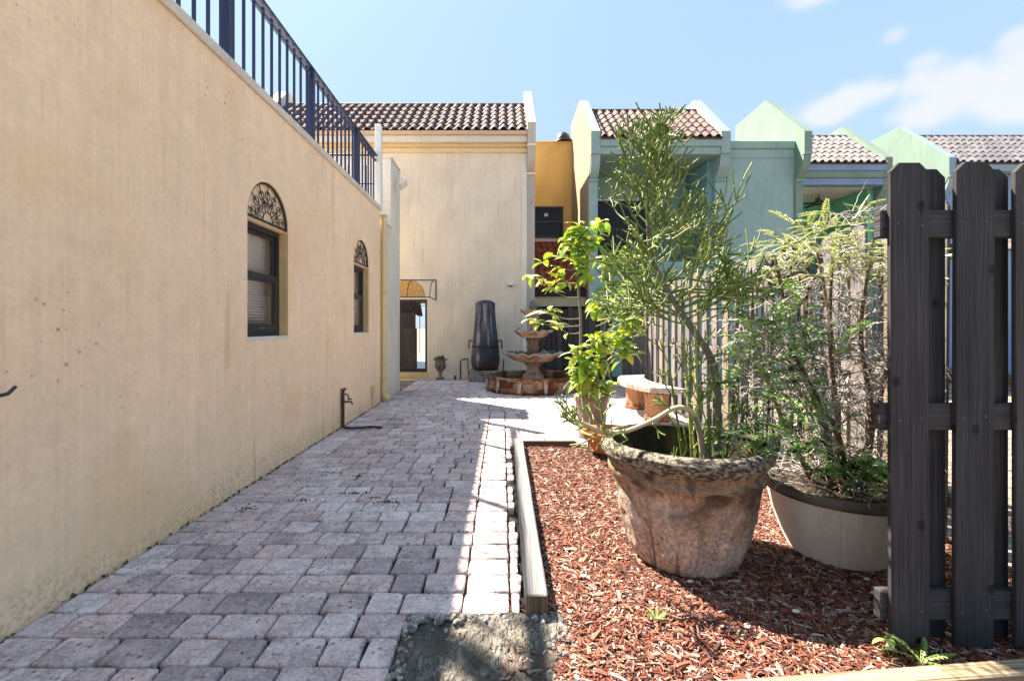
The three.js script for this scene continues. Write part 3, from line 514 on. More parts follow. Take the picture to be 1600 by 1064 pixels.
single('valance', 'rust brown valance hanging over the white curtain indoors', 'valance', extF([[-3.5, 2.7], [-2.7, 2.7], [-2.5, 1.62], [-2.62, 1.62], [-2.8, 1.72], [-3.5, 1.72]], 14.2, 14.3), std([0.30, 0.09, 0.04], { map: streakMap }));
{ // iron awning frame without its cloth
  const a = thing('awning_frame', 'bare dark green metal awning frame above the glazed door', 'awning frame', [0, 0, -11.5]);
  const m = std([0.035, 0.055, 0.05], { roughness: 0.6, metalness: 0.3 }), x0 = -2.95, x1 = -1.68, b = (p, q) => tubeG([p, q], 0.013, 0.013, 6);
  part('top_bar', b([x0, 2.47, 0.013], [x1, 2.47, 0.013]), m, a); part('lower_bar', b([x0, 2.02, 0.36], [x1 - 0.1, 2.02, 0.36]), m, a); part('wall_bar', b([x1, 1.97, 0.013], [x1, 2.48, 0.013]), m, a);
  for (const x of [x0, -2.30, x1 - 0.06]) part('rib', tubeG([[x, 2.47, 0.013], [x - 0.03, 2.38, 0.16], [x - 0.04, 2.22, 0.29], [x - 0.04, 2.02, 0.36]], 0.011, 0.011, 6), m, a);
  part('strut', b([x1 - 0.1, 2.02, 0.36], [x1, 1.97, 0.013]), m, a);
}
{
  const l = thing('wall_lamp', 'small square white lamp box on the beige facade', 'lamp', [0.21, 2.37, -11.49]);
  part('housing', bx(-0.07, 0.07, -0.04, 0.06, 0, 0.09, 0.006), M.white, l); part('base', bx(-0.05, 0.05, -0.06, -0.041, 0, 0.07, 0.003), M.rust, l);
}
{ // yellow house set back in the gap, with its red lean-to roof
  const h = thing('yellow_townhouse', 'orange yellow house set back in the gap, with red lean-to roof', 'house'), D = 15;
  part('wall', bx(0.822, 2.298, -0.08, 7.34, -D - 0.3, -D), M.yellow, h);
  part('parapet_cap', bx(0.822, 2.298, 7.342, 7.40, -D - 0.32, -D + 0.03, 0.006), M.yellow, h);
  const w = finalWindow(h, 1.04, 2.0, 4.22, 5.24, D - 0.04);
  part('sticker', bx(1.38, 1.50, 4.92, 5.02, -(D - 0.04 + 0.018), -(D - 0.04 + 0.012)), M.white, w);
  part('sill', bx(0.98, 2.2, 4.08, 4.17, -D - 0.01, -D + 0.1, 0.008), M.greyWhite, h);
  tiledRoof(h, 0.83, 2.29, 12.35, 2.32, D - 0.05, 4.02, 8, M.tileRed, 8);
  part('beam', bx(0.83, 2.29, 2.12, 2.26, -12.6, -12.32, 0.006), wood([0.05, 0.045, 0.045]), h);
  part('lintel', bx(0.83, 2.29, 1.84, 2.118, -12.6, -12.4, 0.006), stucco([0.70, 0.58, 0.36]), h);
}
{ const v = thing('roof_vent', 'black dome vent on the yellow house parapet', 'vent', [2.02, 7.4, -15.12]); part('dome', lathe([[0.26, 0], [0.26, 0.1], [0.2, 0.24], [0.1, 0.33], [0, 0.35]], 20), M.blackFrame, v); part('collar', lathe([[0.30, 0], [0.30, 0.03], [0.26, 0.03]], 20), M.blackFrame, v); }
{ // dark fence below the lean-to
  const f = thing('board_fence', 'dark weathered upright board fence behind the fountain', 'fence', [0, 0, -11.62]);
  const g = [0, 1, 2].map(k => bx(-0.062, 0.062, -0.06, 1.78 - 0.02 * k, -0.01, 0.01, 0.003, [k * 0.17, k]));
  for (let k = 0; k < 14; k++) { const m = part('board', g[k % 3], M.fenceBack[(k * 7) % 3], f, [0.9 + k * 0.142, 0, k % 2 ? -0.05 : 0]); m.rotation.z = rr(-0.006, 0.006); }
  for (const y of [0.3, 1.45]) part('rail', bx(0.85, 2.82, y, y + 0.08, -0.039, -0.011), M.fenceBack[0], f);
}
function balconyRail(parent, x0, x1, y, d) { const r = part('railing', merge([bx(x0, x1, y + 0.86, y + 0.9, -d - 0.02, -d + 0.02), bx(x0, x1, y + 0.1, y + 0.13, -d - 0.015, -d + 0.015)]), M.blackIron, parent); const g = bx(-0.009, 0.009, 0.131, 0.859, -0.009, 0.009); for (let x = x0 + 0.06; x < x1; x += 0.115) part('baluster', g, M.blackIron, r, [x, y, -d]); return r; }
{ // teal house: roofed balcony bay and a flat bay
  const h = thing('teal_townhouse', 'teal house with rose tiled roof over a deep balcony, behind the pencil tree', 'house'), D = 11.7;
  const f1 = fin(h, 2.30, 2.53, D, M.teal, M.teal); part('outer_face', ext([[D + 3.45, 0], [D + 3.45, 7.975], [D + 1.75, 7.975], [D + 0.005, 6.325], [D + 0.005, 5.81], [D + 0.36, 5.21], [D + 0.365, 0]], 2.286, 2.2995), M.peach, h);
  fin(h, 5.64, 5.88, D, M.teal, M.tealGrey);
  tiledRoof(h, 2.53, 5.64, D - 0.05, 6.16, D + 1.55, 7.55, 6, M.tileRose, 52);
  part('fascia', bx(2.531, 5.639, 5.93, 6.13, -D - 0.25, -D + 0.03, 0.008), M.teal, h);
  part('fascia_band', bx(2.531, 5.639, 5.74, 5.928, -D - 0.3, -D - 0.02, 0.008), M.teal, h);
  part('balcony_ceiling', bx(2.531, 5.639, 5.76, 5.9, -D - 2.2, -D - 0.302), M.tealGrey, h);
  part('balcony_wall', bx(2.531, 5.639, -0.08, 6.4, -D - 2.3, -D - 1.95), M.tealGrey, h);
  part('balcony_floor', bx(2.531, 5.639, 2.75, 3.02, -D - 1.949, -D - 0.34, 0.006), M.teal, h);
  part('front_wall', bx(2.531, 5.639, -0.08, 2.748, -D - 0.6, -D - 0.4), M.teal, h);
  part('side_return', bx(5.50, 5.638, 3.021, 5.739, -D - 1.949, -D - 0.5), M.tealDark, h);
  finalWindow(h, 2.62, 4.4, 3.03, 5.1, D + 1.9, M.white, false);
  balconyRail(h, 4.55, 5.48, 3.02, D + 0.5); balconyRail(h, 2.55, 4.54, 3.02, D + 0.5);
  part('flat_bay', bx(5.881, 7.78, -0.08, 5.78, -D - 1.2, -D - 0.42), M.teal, h);
  part('bay_cornice', bx(5.881, 7.779, 6.02, 6.22, -D - 1.2, -D - 0.36, 0.01), M.tealGrey, h);
  part('bay_cornice', bx(5.881, 7.779, 5.782, 6.018, -D - 1.2, -D - 0.40, 0.008), M.teal, h);
  part('bay_roof', bx(5.881, 7.779, 6.0, 6.15, -D - 3.4, -D - 1.21), M.greyWhite, h);
}
{ // green house stepped back
  const h = thing('green_townhouse', 'green house with grey tiled roof and ceiling fan balcony, stepped back', 'house'), D = 13.5;
  fin(h, 7.781, 7.98, 11.7, M.mint, M.tealGrey); fin(h, 11.38, 11.6, D, M.mint, M.mint);
  tiledRoof(h, 7.98, 11.38, D - 0.05, 6.16, D + 1.55, 7.55, 6, M.tileGrey, 66);
  part('fascia', bx(7.981, 11.379, 5.92, 6.13, -D - 0.25, -D + 0.03, 0.008), M.blue, h);
  part('fascia_band', bx(7.981, 11.379, 5.72, 5.918, -D - 0.3, -D - 0.0, 0.008), M.mint, h);
  part('fascia_band', bx(7.981, 11.379, 5.52, 5.718, -D - 0.3, -D - 0.05, 0.008), M.blue, h);
  part('balcony_ceiling', bx(7.981, 11.379, 5.54, 5.7, -D - 2.4, -D - 0.302), M.white, h);
  part('balcony_wall', bx(7.981, 11.379, -0.08, 6.4, -D - 2.6, -D - 2.3), M.green, h);
  part('side_return', bx(11.2, 11.378, 3.021, 5.519, -D - 2.299, -D - 0.45), M.green, h);
  part('balcony_floor', bx(7.981, 11.379, 2.75, 3.02, -D - 2.299, -D - 0.34, 0.006), M.mint, h);
  part('front_wall', bx(7.981, 11.379, -0.08, 2.748, -D - 0.6, -D - 0.4), M.mint, h);
  finalWindow(h, 9.6, 10.5, 3.03, 4.7, D + 2.26, M.greyWhite, true);
  balconyRail(h, 8.0, 11.19, 3.02, D + 0.5);
}
{
  const f = thing('ceiling_fan', 'dark ceiling fan hanging in the green house balcony', 'fan', [10.15, 5.54, -14.6]), m = std([0.04, 0.035, 0.03], { roughness: 0.5 });
  part('rod', tubeG([[0, 0, 0], [0, -0.2, 0]], 0.015, 0.015, 8), m, f); part('motor', lathe([[0, -0.36], [0.09, -0.34], [0.13, -0.27], [0.10, -0.2], [0, -0.19]], 16), m, f);
  for (let k = 0; k < 5; k++) { const g = bx(0.1, 0.66, -0.006, 0.006, -0.07, 0.07, 0.003); g.rotateX(0.18); g.rotateY(k / 5 * Math.PI * 2 + 0.3); part('blade', g, m, f, [0, -0.27, 0]); }
}
{
  const h = thing('blue_townhouse', 'pale blue house with slate tiled roof behind the near board fence', 'house'), D = 13.5;
  fin(h, 13.3, 13.5, D, M.paleBlue, M.paleBlue, 2.9); part('outer_face', ext([[D + 2.85, 0], [D + 2.85, 7.975], [D + 1.75, 7.975], [D + 0.005, 6.325], [D + 0.005, 5.81], [D + 0.36, 5.21], [D + 0.365, 0]], 13.285, 13.2995), M.mint, h);
  part('link_wall', bx(11.601, 13.28, -0.08, 5.6, -D - 1.0, -D - 0.5), M.mint, h);
  tiledRoof(h, 13.5, 18.0, D - 0.05, 6.16, D + 1.55, 7.55, 6, M.tileSlate, 77);
  part('fascia', bx(13.501, 18, 5.90, 6.13, -D - 0.25, -D + 0.03, 0.008), M.paleBlue, h);
  part('wall', bx(13.501, 18, -0.08, 5.898, -D - 0.6, -D - 0.3), M.blue, h);
  part('rear_wall', bx(13.501, 18, -0.08, 7.4, -D - 2.4, -D - 1.9), M.blue, h);
  finalWindow(h, 15.6, 16.8, 4.0, 5.3, D + 0.28, M.white, true);
}

// ---------- things along the far wall ----------
{
  const w = 512, hT = 512;
  const im = tex(w, hT, (u, v) => {
    const s = fbm(u, v, 60, 3, 4, 3), b = fbm(u, v, 7, 6, 4, 8), f = fbm(u, v, 90, 90, 2, 2); let c = [0.36, 0.36, 0.40].map(q => q * (0.75 + 0.6 * (f - 0.5) + 0.5 * (b - 0.5)));
    c = mix3(c, [0.74, 0.72, 0.70], 0.85 * sst(0.50, 0.68, s) * sst(0.38, 0.6, b)); c = mix3(c, [0.36, 0.24, 0.17], 0.7 * sst(0.28, 0.08, v + 0.25 * (s - 0.5))); return c;
  });
  const m = std([0.75, 0.75, 0.78], { map: im, bumpMap: roughBump, bumpScale: 0.004, roughness: 0.62, metalness: 0.15 });
  single('stone_plinth', 'low grey stone block under the tall iron tank', 'plinth', bx(-0.79, -0.08, -0.02, 0.26, -11.26, -10.6, 0.02), std([0.36, 0.33, 0.31], { map: stoneMap, bumpMap: roughBump, bumpScale: 0.01 }));
  const t = thing('iron_tank', 'tall tapering blackened iron tank with side handles on a stone plinth', 'tank', [-0.41, 0.26, -10.93]);
  const body = lathe([[0, 0], [0.24, 0], [0.30, 0.03], [0.335, 0.12], [0.345, 0.25], [0.335, 0.40], [0.318, 0.56], [0.30, 0.72], [0.275, 0.95], [0.25, 1.2], [0.238, 1.4], [0.236, 1.56], [0.245, 1.575], [0.24, 1.59], [0.215, 1.615], [0.15, 1.655], [0.06, 1.675], [0, 1.678]], 48, (th, tt, r, y) => [r * (1 + 0.006 * Math.sin(th * 3 + y * 4)), y]);
  part('body', body, m, t);
  part('band', lathe([[0.318, 0.545], [0.333, 0.545], [0.333, 0.575], [0.315, 0.575]], 40), M.blackIron, t);
  for (const s of [-1, 1]) part('handle', tubeG([[s * 0.31, 0.66, 0.02], [s * 0.36, 0.72, 0.02], [s * 0.39, 0.70, 0.02], [s * 0.395, 0.5, 0.02]], 0.016, 0.016, 8), M.blackIron, t);
  const tri = new THREE.ExtrudeGeometry(new THREE.Shape([[-0.06, 0], [0.06, 0], [0.045, 0.04], [0, 0.085], [-0.045, 0.04]].map(p => new THREE.Vector2(...p))), { depth: 0.02, bevelEnabled: false }); part('vent_hole', uvBox(tri), M.deck, t, [-0.10, 1.07, 0.228]);
}
const ironStone = std([0.30, 0.27, 0.255], { map: stoneMap, bumpMap: roughBump, bumpScale: 0.006 });
{
  const u = thing('garden_urn', 'small weathered grey urn on the pavers beside the glazed door', 'urn', [-1.53, 0, -11.2]);
  part('cup', lathe([[0, 0.22], [0.06, 0.2], [0.085, 0.22], [0.125, 0.27], [0.135, 0.35], [0.12, 0.44], [0.15, 0.475], [0.19, 0.485], [0.19, 0.5], [0.14, 0.495], [0.12, 0.46], [0, 0.455]], 28, (th, t, r, y) => [r * (1 + (y < 0.42 ? 0.03 * Math.cos(th * 12) : 0)), y]), ironStone, u);
  part('foot', lathe([[0, 0], [0.11, 0], [0.11, 0.03], [0.075, 0.05], [0.04, 0.09], [0.04, 0.15], [0.06, 0.19], [0.04, 0.21], [0, 0.215]], 24), ironStone, u);
}
function rosette(name, label, pos, R, n, seed, mat, group) {
  const r = rngOf(seed), g = [];
  for (let k = 0; k < n; k++) { const s = new THREE.SphereGeometry(1, 7, 5), el = rr(0.15, 1.3, r); s.scale(R * 0.2, R * 0.09, R * 0.46); s.translate(0, 0, R * 0.46); s.rotateX(-el); s.rotateY(k * 2.4 + rr(-0.2, 0.2, r)); s.translate(rr(-0.2, 0.2, r) * R, 0, rr(-0.2, 0.2, r) * R); g.push(clean(s)); }
  return single(name, label, 'plant', merge(g), mat, pos, group);
}
const leafDark = std([0.05, 0.12, 0.035], { roughness: 0.6 }), leafMid = std([0.10, 0.20, 0.04], { roughness: 0.6 });
rosette('succulent', 'small dark green succulent planted in the grey urn', [-1.53, 0.46, -11.2], 0.16, 22, 3, leafDark);
{
  const p = thing('yard_pipe', 'rusty bent pipe stub rising beside the iron tank plinth', 'pipe', [-1.0, 0, -11.2]);
  part('riser', tubeG([[-0.03, 0, 0], [-0.035, 0.42, 0], [0, 0.48, 0], [0.12, 0.5, 0], [0.16, 0.5, 0]], 0.02, 0.018, 8), M.rust, p); part('drop', tubeG([[0.15, 0.5, 0], [0.15, 0.3, 0], [0.17, 0, 0.02]], 0.013, 0.013, 8), M.rust, p); part('cap', lathe([[0, 0], [0.03, 0], [0.03, 0.09], [0, 0.1]], 10), M.rust, p, [-0.16, 0, 0.05]);
  single('steel_stake', 'thin rusty upright stake between iron tank and fountain', 'stake', tubeG([[0.02, 0, -11.1], [0.03, 0.5, -11.1]], 0.02, 0.016, 6), M.rust);
}
// fountain
{
  const F = thing('fountain', 'three tiered stone fountain with scalloped bowls in a round basin', 'fountain', [0.64, 0, -9.5]);
  const bowlM = std([0.66, 0.50, 0.40], { map: stoneMap, bumpMap: roughBump, bumpScale: 0.006 }), rimM = std([0.66, 0.63, 0.60], { map: stoneMap, bumpMap: roughBump, bumpScale: 0.008 });
  const basinMap = tex(1024, 128, (u, v) => { const b = fbm(u, v, 40, 5, 4, 3), f = fbm(u, v, 300, 40, 2, 6), k = fbm(u, v, 22, 3, 3, 14); let c = mix3([0.72, 0.52, 0.34], [0.45, 0.24, 0.10], sst(0.35, 0.6, b)); c = mix3(c, [0.80, 0.74, 0.66], 0.8 * sst(0.55, 0.7, k)); return c.map(q => q * (0.8 + 0.5 * (f - 0.5))); });
  const basin = part('basin', lathe([[0, 0.02], [0.84, 0.02], [0.86, 0.27], [0.90, 0.305], [0.96, 0.30], [0.985, 0.27], [0.965, 0.235], [0.94, 0.22], [0.945, 0.13], [0.965, 0.10], [0.985, 0.08], [0.985, 0.0], [0.9, 0]].reverse(), 96, (th, t, r, y) => [r * (1 + 0.004 * Math.sin(th * 9)), y + 0.004 * Math.sin(th * 5 + 1) * (y > 0.1 ? 1 : 0)]), std([0.85, 0.8, 0.75], { map: basinMap, bumpMap: roughBump, bumpScale: 0.012 }), F);
  for (let k = 0; k < 12; k++) { const g = bx(-0.032, 0.032, 0.01, 0.262, 0.935, 0.99, 0.01); g.rotateY((k + 0.35) / 12 * Math.PI * 2); part('basin_rib', g, rimM, basin); }
  part('water', lathe([[0.857, 0.20], [0.4, 0.2005], [0, 0.201]].reverse(), 48), new THREE.MeshPhysicalMaterial({ color: lin(0.012, 0.03, 0.028), roughness: 0.05 }), F);
  part('pedestal', lathe([[0.22, 0.03], [0.22, 0.3], [0.18, 0.33], [0.13, 0.40], [0.12, 0.47], [0.17, 0.50], [0.19, 0.53]], 32), bowlM, F);
  const bowl = (R, y0, hgt, n) => {
    const prof = [[0.10, 0], [R * 0.4, 0.02], [R * 0.68, hgt * 0.35], [R * 0.87, hgt * 0.75], [R * 0.95, hgt * 0.93], [R, hgt], [R * 1.0, hgt + 0.012], [R * 0.93, hgt + 0.008], [R * 0.8, hgt * 0.72], [R * 0.5, hgt * 0.4], [0.02, hgt * 0.38]];
    const sc = (th, t, r, y) => { const k = sst(0.55, 1, r / R); return [r * (1 + 0.045 * k * Math.cos(n * th)), y + 0.018 * k * Math.cos(n * th) * (R / 0.6 + 0.4)]; };
    const b = part('bowl', lathe(prof, 120, sc), bowlM, F, [0, y0, 0]);
    part('rim', lathe([[R * 0.955, hgt * 0.95 + 0.004], [R * 1.03, hgt + 0.006], [R * 1.03, hgt + 0.022], [R * 0.9, hgt + 0.018]], 120, sc), rimM, b);
  };
  bowl(0.60, 0.53, 0.20, 14); bowl(0.40, 1.04, 0.15, 12); bowl(0.26, 1.51, 0.11, 10);
  part('column', lathe([[0.02, 0.6], [0.17, 0.61], [0.12, 0.68], [0.10, 0.78], [0.14, 0.86], [0.11, 0.93], [0.13, 1.0], [0.18, 1.04], [0.1, 1.05]], 24), std([0.34, 0.27, 0.20], { map: stoneMap, bumpMap: roughBump, bumpScale: 0.01 }), F);
  part('column', lathe([[0.02, 1.09], [0.13, 1.1], [0.08, 1.18], [0.07, 1.3], [0.10, 1.38], [0.08, 1.44], [0.14, 1.51], [0.05, 1.52]], 24), bowlM, F);
  part('finial', lathe([[0, 1.55], [0.09, 1.56], [0.06, 1.62], [0.08, 1.67], [0.085, 1.72], [0.07, 1.79], [0.035, 1.84], [0, 1.855]], 20, (th, t, r, y) => [r * (1 + 0.06 * Math.cos(8 * th + y * 30)), y]), std([0.28, 0.27, 0.26], { map: stoneMap, bumpMap: roughBump, bumpScale: 0.008 }), F);
  part('spout_pipe', tubeG([[-0.19, 0.65, 0.33], [-0.2, 0.95, 0.33], [-0.19, 1.08, 0.3]], 0.016, 0.014, 8), M.greyWhite, F);
  const br = part('bird_figure', merge([new THREE.SphereGeometry(0.035, 8, 6).scale(1.4, 1, 1), new THREE.SphereGeometry(0.02, 8, 6).translate(-0.05, 0.04, 0), new THREE.ConeGeometry(0.02, 0.09, 5).rotateZ(1.2).translate(0.06, 0.04, 0), new THREE.CylinderGeometry(0.006, 0.006, 0.08, 5).translate(0, -0.05, 0)]), rimM, F, [-0.32, 1.27, 0.18]);
  for (const [x, z, s, n] of [[-0.30, 0.22, 1, 1], [-0.16, 0.36, 2, 0], [0.30, 0.26, 3, 1], [0.42, 0.02, 4, 0], [-0.42, 0.0, 5, 0]])
    rosette('bowl_plant', ['', 'fleshy rosette plant in the big fountain bowl, front left by the spout pipe', 'fleshy rosette plant in the big fountain bowl, front centre left', 'fleshy rosette plant in the big fountain bowl, front right', 'fleshy rosette plant at the big fountain bowl, rightmost', 'fleshy rosette plant at the big fountain bowl, leftmost'][s], [0.64 + x, 0.66, -9.5 + z], 0.17, 18, 40 + s, n ? leafMid : leafDark, 'plants in the fountain bowl');
}
// stone bench
{
  const b = thing('stone_bench', 'curved stone bench on two carved brown legs along the board fence', 'bench', [2.1, 0, -6.75]);
  const s = new THREE.Shape(); const n = 14; const inner = [], outer = [];
  for (let k = 0; k <= n; k++) { const t = (k / n - 0.5) * 0.9; inner.push([-0.22 - 1.9 * (Math.cos(t) - 0.9), Math.sin(t) * 1.7]); outer.push([0.2 - 1.9 * (Math.cos(t) - 0.9), Math.sin(t) * 2.0]); }
  const g = new THREE.ExtrudeGeometry(new THREE.Shape([...inner, ...outer.reverse()].map(p => new THREE.Vector2(...p))), { depth: 0.05, bevelEnabled: true, bevelSize: 0.012, bevelThickness: 0.012, bevelSegments: 2 }); g.rotateX(-Math.PI / 2); g.translate(0.08, 0.43, 0);
  part('seat_slab', uvBox(g), std([0.52, 0.50, 0.47], { map: stoneMap, bumpMap: roughBump, bumpScale: 0.01 }), b);
  const legM = std([0.50, 0.27, 0.14], { map: stoneMap, bumpMap: roughBump, bumpScale: 0.01 });
  for (const z of [0.47, -0.5]) {
    const lg = lathe([[0, 0], [0.17, 0], [0.17, 0.05], [0.15, 0.08], [0.145, 0.2], [0.155, 0.32], [0.17, 0.37], [0.175, 0.418], [0, 0.418]], 32, (th, t, r, y) => [r * (1 + (y > 0.06 && y < 0.36 ? 0.06 * Math.cos(4 * th) + 0.02 * Math.cos(11 * th + y * 9) : 0)), y]);
    part('leg', lg, legM, b, [0.03, 0, z]);
  }
}

// ---------- mulch bed ----------
{
  const g = new THREE.PlaneGeometry(2.6, 4.3, 90, 140).rotateX(-Math.PI / 2), p = g.attributes.position;
  for (let i = 0; i < p.count; i++) p.setY(i, -0.02 + 0.035 * (fbm((p.getX(i) + 2) / 4, (p.getZ(i) + 3) / 6, 14, 20, 3, 71) - 0.5));
  g.computeVertexNormals();
  const m = struct('mulch_bed', uvBox(g), std([0.11, 0.042, 0.026], { map: soilMap, bumpMap: soilBump, bumpScale: 0.02, roughness: 1 })); m.position.set(1.5, 0, -2.87);
  const r = rngOf(606), c = new THREE.BoxGeometry(1, 0.10, 0.15, 2, 1, 1), cp = c.attributes.position; for (let i = 0; i < cp.count; i++) { const x = cp.getX(i); cp.setY(i, cp.getY(i) + 0.08 * Math.cos(x * 3)); if (x > 0.4) cp.setZ(i, cp.getZ(i) * 0.45); } c.computeVertexNormals();
  const N = 130000, im = new THREE.InstancedMesh(c, std([1, 1, 1], { roughness: 0.9 }), N), o = new THREE.Object3D(), col = new THREE.Color();
  let k = 0; const pal = [[0.19, 0.052, 0.028], [0.12, 0.034, 0.020], [0.23, 0.075, 0.042], [0.27, 0.135, 0.09], [0.06, 0.022, 0.015], [0.33, 0.24, 0.19], [0.46, 0.39, 0.34], [0.21, 0.055, 0.03], [0.15, 0.045, 0.028], [0.25, 0.15, 0.10]];
  while (k < N) {
    let x = rr(0.2, 2.75, r), d = 1.0 + 4.02 * r() ** 1.25;
    if (r() < 0.006) { x = rr(0.0, 0.3, r) ; d = rr(1.3, 2.15, r); } else if (d > 1.75 && d < 4.96 && x < 0.22) continue;
    if (d > 4.6 && r() < (d - 4.6) * 1.8) continue;
    const L = (0.008 + 0.034 * r() ** 1.6) * (r() < 0.05 ? 2 : 1), y = -0.02 + 0.035 * (fbm((x - 1.5 + 2) / 4, (-d + 2.87 + 3) / 6, 14, 20, 3, 71) - 0.5);
    o.position.set(x, y + rr(0.0, 0.014, r), -d); o.rotation.set(rr(-0.35, 0.35, r), r() * 6.3, rr(-0.3, 0.3, r)); const slab = r() < 0.035 ? 2.6 : 1; o.scale.set(L, L * rr(0.5, 1.1, r), L * rr(0.5, 1.5, r) * slab); o.updateMatrix(); im.setMatrixAt(k, o.matrix);
    const q = pick(pal, r), j = rr(0.75, 1.25, r); im.setColorAt(k, col.setRGB(q[0] * j, q[1] * j, q[2] * j)); k++;
  }
  im.name = 'mulch_chips'; im.userData = { kind: 'stuff', label: 'red brown bark mulch chips covering the bed', category: 'mulch' }; shade(im); scene.add(im);
  const peb = [[1.72, 1.98, 0.03], [1.33, 2.06, 0.014], [1.80, 2.2, 0.014], [1.86, 2.32, 0.012], [1.05, 1.95, 0.011], [0.95, 2.3, 0.012], [0.42, 2.35, 0.014], [1.55, 1.82, 0.012]];
  const pd = ['large white shell fragment in mulch near the barrel planter', 'round white pebble in the pot shadow', 'small white pebble nearer the board fence rail', 'small white pebble under the barrel planter', 'tiny pale pebble in front of the big pot', 'tiny pale pebble at the big pot foot', 'pale pebble beside the edging timber', 'pale pebble close to the near fence boards'];
  peb.forEach(([x, d, s], i) => { const q = new THREE.IcosahedronGeometry(s, 1); q.scale(1.3, 0.45, 0.9); single('pebble', pd[i], 'pebble', uvBox(q), std([0.6, 0.57, 0.53]), [x, 0.012, -d], 'pale pebbles in the mulch'); });
}
{ // edging timber beside the border stones
  const t = thing('edging_timber', 'long grey weathered timber edging the mulch bed beside the path', 'timber', [0.162, 0, -3.49]);
  const g = bx(-0.05, 0.05, -1.44, 1.44, -0.045, 0.045, 0.006); g.rotateX(Math.PI / 2); g.rotateY(-0.005); part('beam', g, M.timber, t, [0, 0.045, 0]);
  part('sawn_end', bx(-0.046, 0.046, 0.004, 0.086, 1.4405, 1.443), M.timberEnd, t, [-0.007, 0, 0]);
  const f = single('ground_timber', 'pale timber lying flat in front of the near board fence', 'timber', (() => { const q = bx(-0.06, 0.06, -1.1, 1.1, -0.035, 0.035, 0.006); q.rotateZ(Math.PI / 2); q.rotateY(0.09); return q; })(), M.timberPale, [1.83, 0.015, -1.64]);
  const e = single('end_timber', 'short dark timber closing the mulch bed behind the terracotta bowl', 'timber', (() => { const q = bx(-0.03, 0.03, -0.3, 0.3, -0.02, 0.02, 0.004); q.rotateZ(Math.PI / 2); return q; })(), M.timberEnd, [0.52, 0.015, -5.0]);
}

// ---------- pots ----------
{
  const P = thing('stone_planter', 'huge cracked stone planter with thick mossy rim in the mulch', 'planter', [1.056, -0.01, -2.645]);
  const dots = dotField(1024, 512, 900, 1, 5, 17);
  const pm = tex(1024, 512, (u, v, i, j) => {      // v runs along the outline: foot, body, band, rim, inside
    const b = fbm(u, v, 10, 6, 4, 3), f = fbm(u, v, 200, 100, 3, 9), s = fbm(u, v, 40, 2, 4, 12), m = fbm(u, v, 16, 10, 4, 22);
    let c = mix3([0.92, 0.85, 0.80], [0.80, 0.70, 0.63], b);
    const up = sst(0.20, 0.42, v + 0.30 * (b - 0.5) + 0.22 * (s - 0.5)); c = mix3(c, [0.62, 0.49, 0.37], 0.7 * up);
    c = mix3(c, [0.30, 0.25, 0.20], 0.85 * sst(0.52, 0.66, m + 0.15 * (f - 0.5)) * sst(0.22, 0.44, v)); c = mix3(c, [0.36, 0.31, 0.27], 0.65 * sst(0.58, 0.72, s));
    const rim = sst(0.52, 0.57, v + 0.03 * (m - 0.5)); c = mix3(c, mix3([0.68, 0.65, 0.58], [0.27, 0.25, 0.22], sst(0.34, 0.70, fbm(u, v, 170, 60, 4, 51) + 0.25 * (b - 0.5))), rim);
    const ins = sst(0.74, 0.80, v); c = mix3(c, mix3([0.42, 0.37, 0.24], [0.17, 0.16, 0.10], sst(0.35, 0.65, m)), ins);
    c = mix3(c, [0.22, 0.19, 0.16], 0.6 * dots[j * 1024 + i]); const k = 0.82 + 0.5 * (f - 0.5); return c.map(q => q * k);
  });
  const prof = []; const add = (r, y, n = 1) => { const last = prof[prof.length - 1]; if (!last) { prof.push([r, y]); return; } for (let k = 1; k <= n; k++) prof.push([last[0] + (r - last[0]) * k / n, last[1] + (y - last[1]) * k / n]); };
  add(0.10, 0); add(0.285, 0, 3); add(0.30, 0.02, 2); add(0.405, 0.46, 24); add(0.425, 0.475, 2); add(0.43, 0.505, 3); add(0.415, 0.52, 2); add(0.435, 0.555, 4); add(0.462, 0.59, 4); add(0.468, 0.625, 4); add(0.452, 0.655, 4); add(0.42, 0.662, 4); add(0.40, 0.645, 3); add(0.385, 0.55, 6); add(0.335, 0.29, 8);
  const body = lathe(prof, 180, (th, t, r, y) => {
    const u = th / (2 * Math.PI), n = fbm(u, y + 2, 40, 16, 4, 5) - 0.5, fl = fbm(u, 0.3 + y * 0.02, 90, 2, 2, 31) - 0.5;
    let dr = 0.012 * n;
    if (t < 0.5) { const w = sst(0.02, 0.1, y) * sst(0.46, 0.36, y); dr += 0.022 * fl * sst(0.34, 0.08, y); const cell = ((u * 7) % 1) - 0.5, ar = Math.hypot(cell / 0.34, (y - 0.17) / 0.22); dr += w * (0.018 * sst(1.08, 0.95, ar) - 0.014 * sst(0.14, 0, Math.abs(ar - 1.0)) + 0.008 * sst(0.10, 0, Math.abs(ar - 0.6)) + 0.016 * (fbm(u, y, 24, 9, 3, 83) - 0.5)); }
    else if (t < 0.78) dr += 0.018 * (fbm(u, y * 2, 70, 30, 3, 61) - 0.5) + 0.014 * (fbm(u, 0.5, 9, 2, 2, 64) - 0.5);
    return [r + dr, y + (y > 0.5 ? 0.014 * (fbm(u, 0.2, 10, 2, 3, 66) - 0.5) : 0)];
  });
  part('shell', body, std([0.92, 0.9, 0.88], { map: pm, bumpMap: (() => { const t = roughBump.clone(); t.repeat.set(9, 3); t.needsUpdate = true; return t; })(), bumpScale: 0.006, roughness: 0.95 }), P);
  part('soil', lathe([[0.36, 0.29], [0.2, 0.30], [0, 0.305]].reverse(), 40), M.soil, P);
}
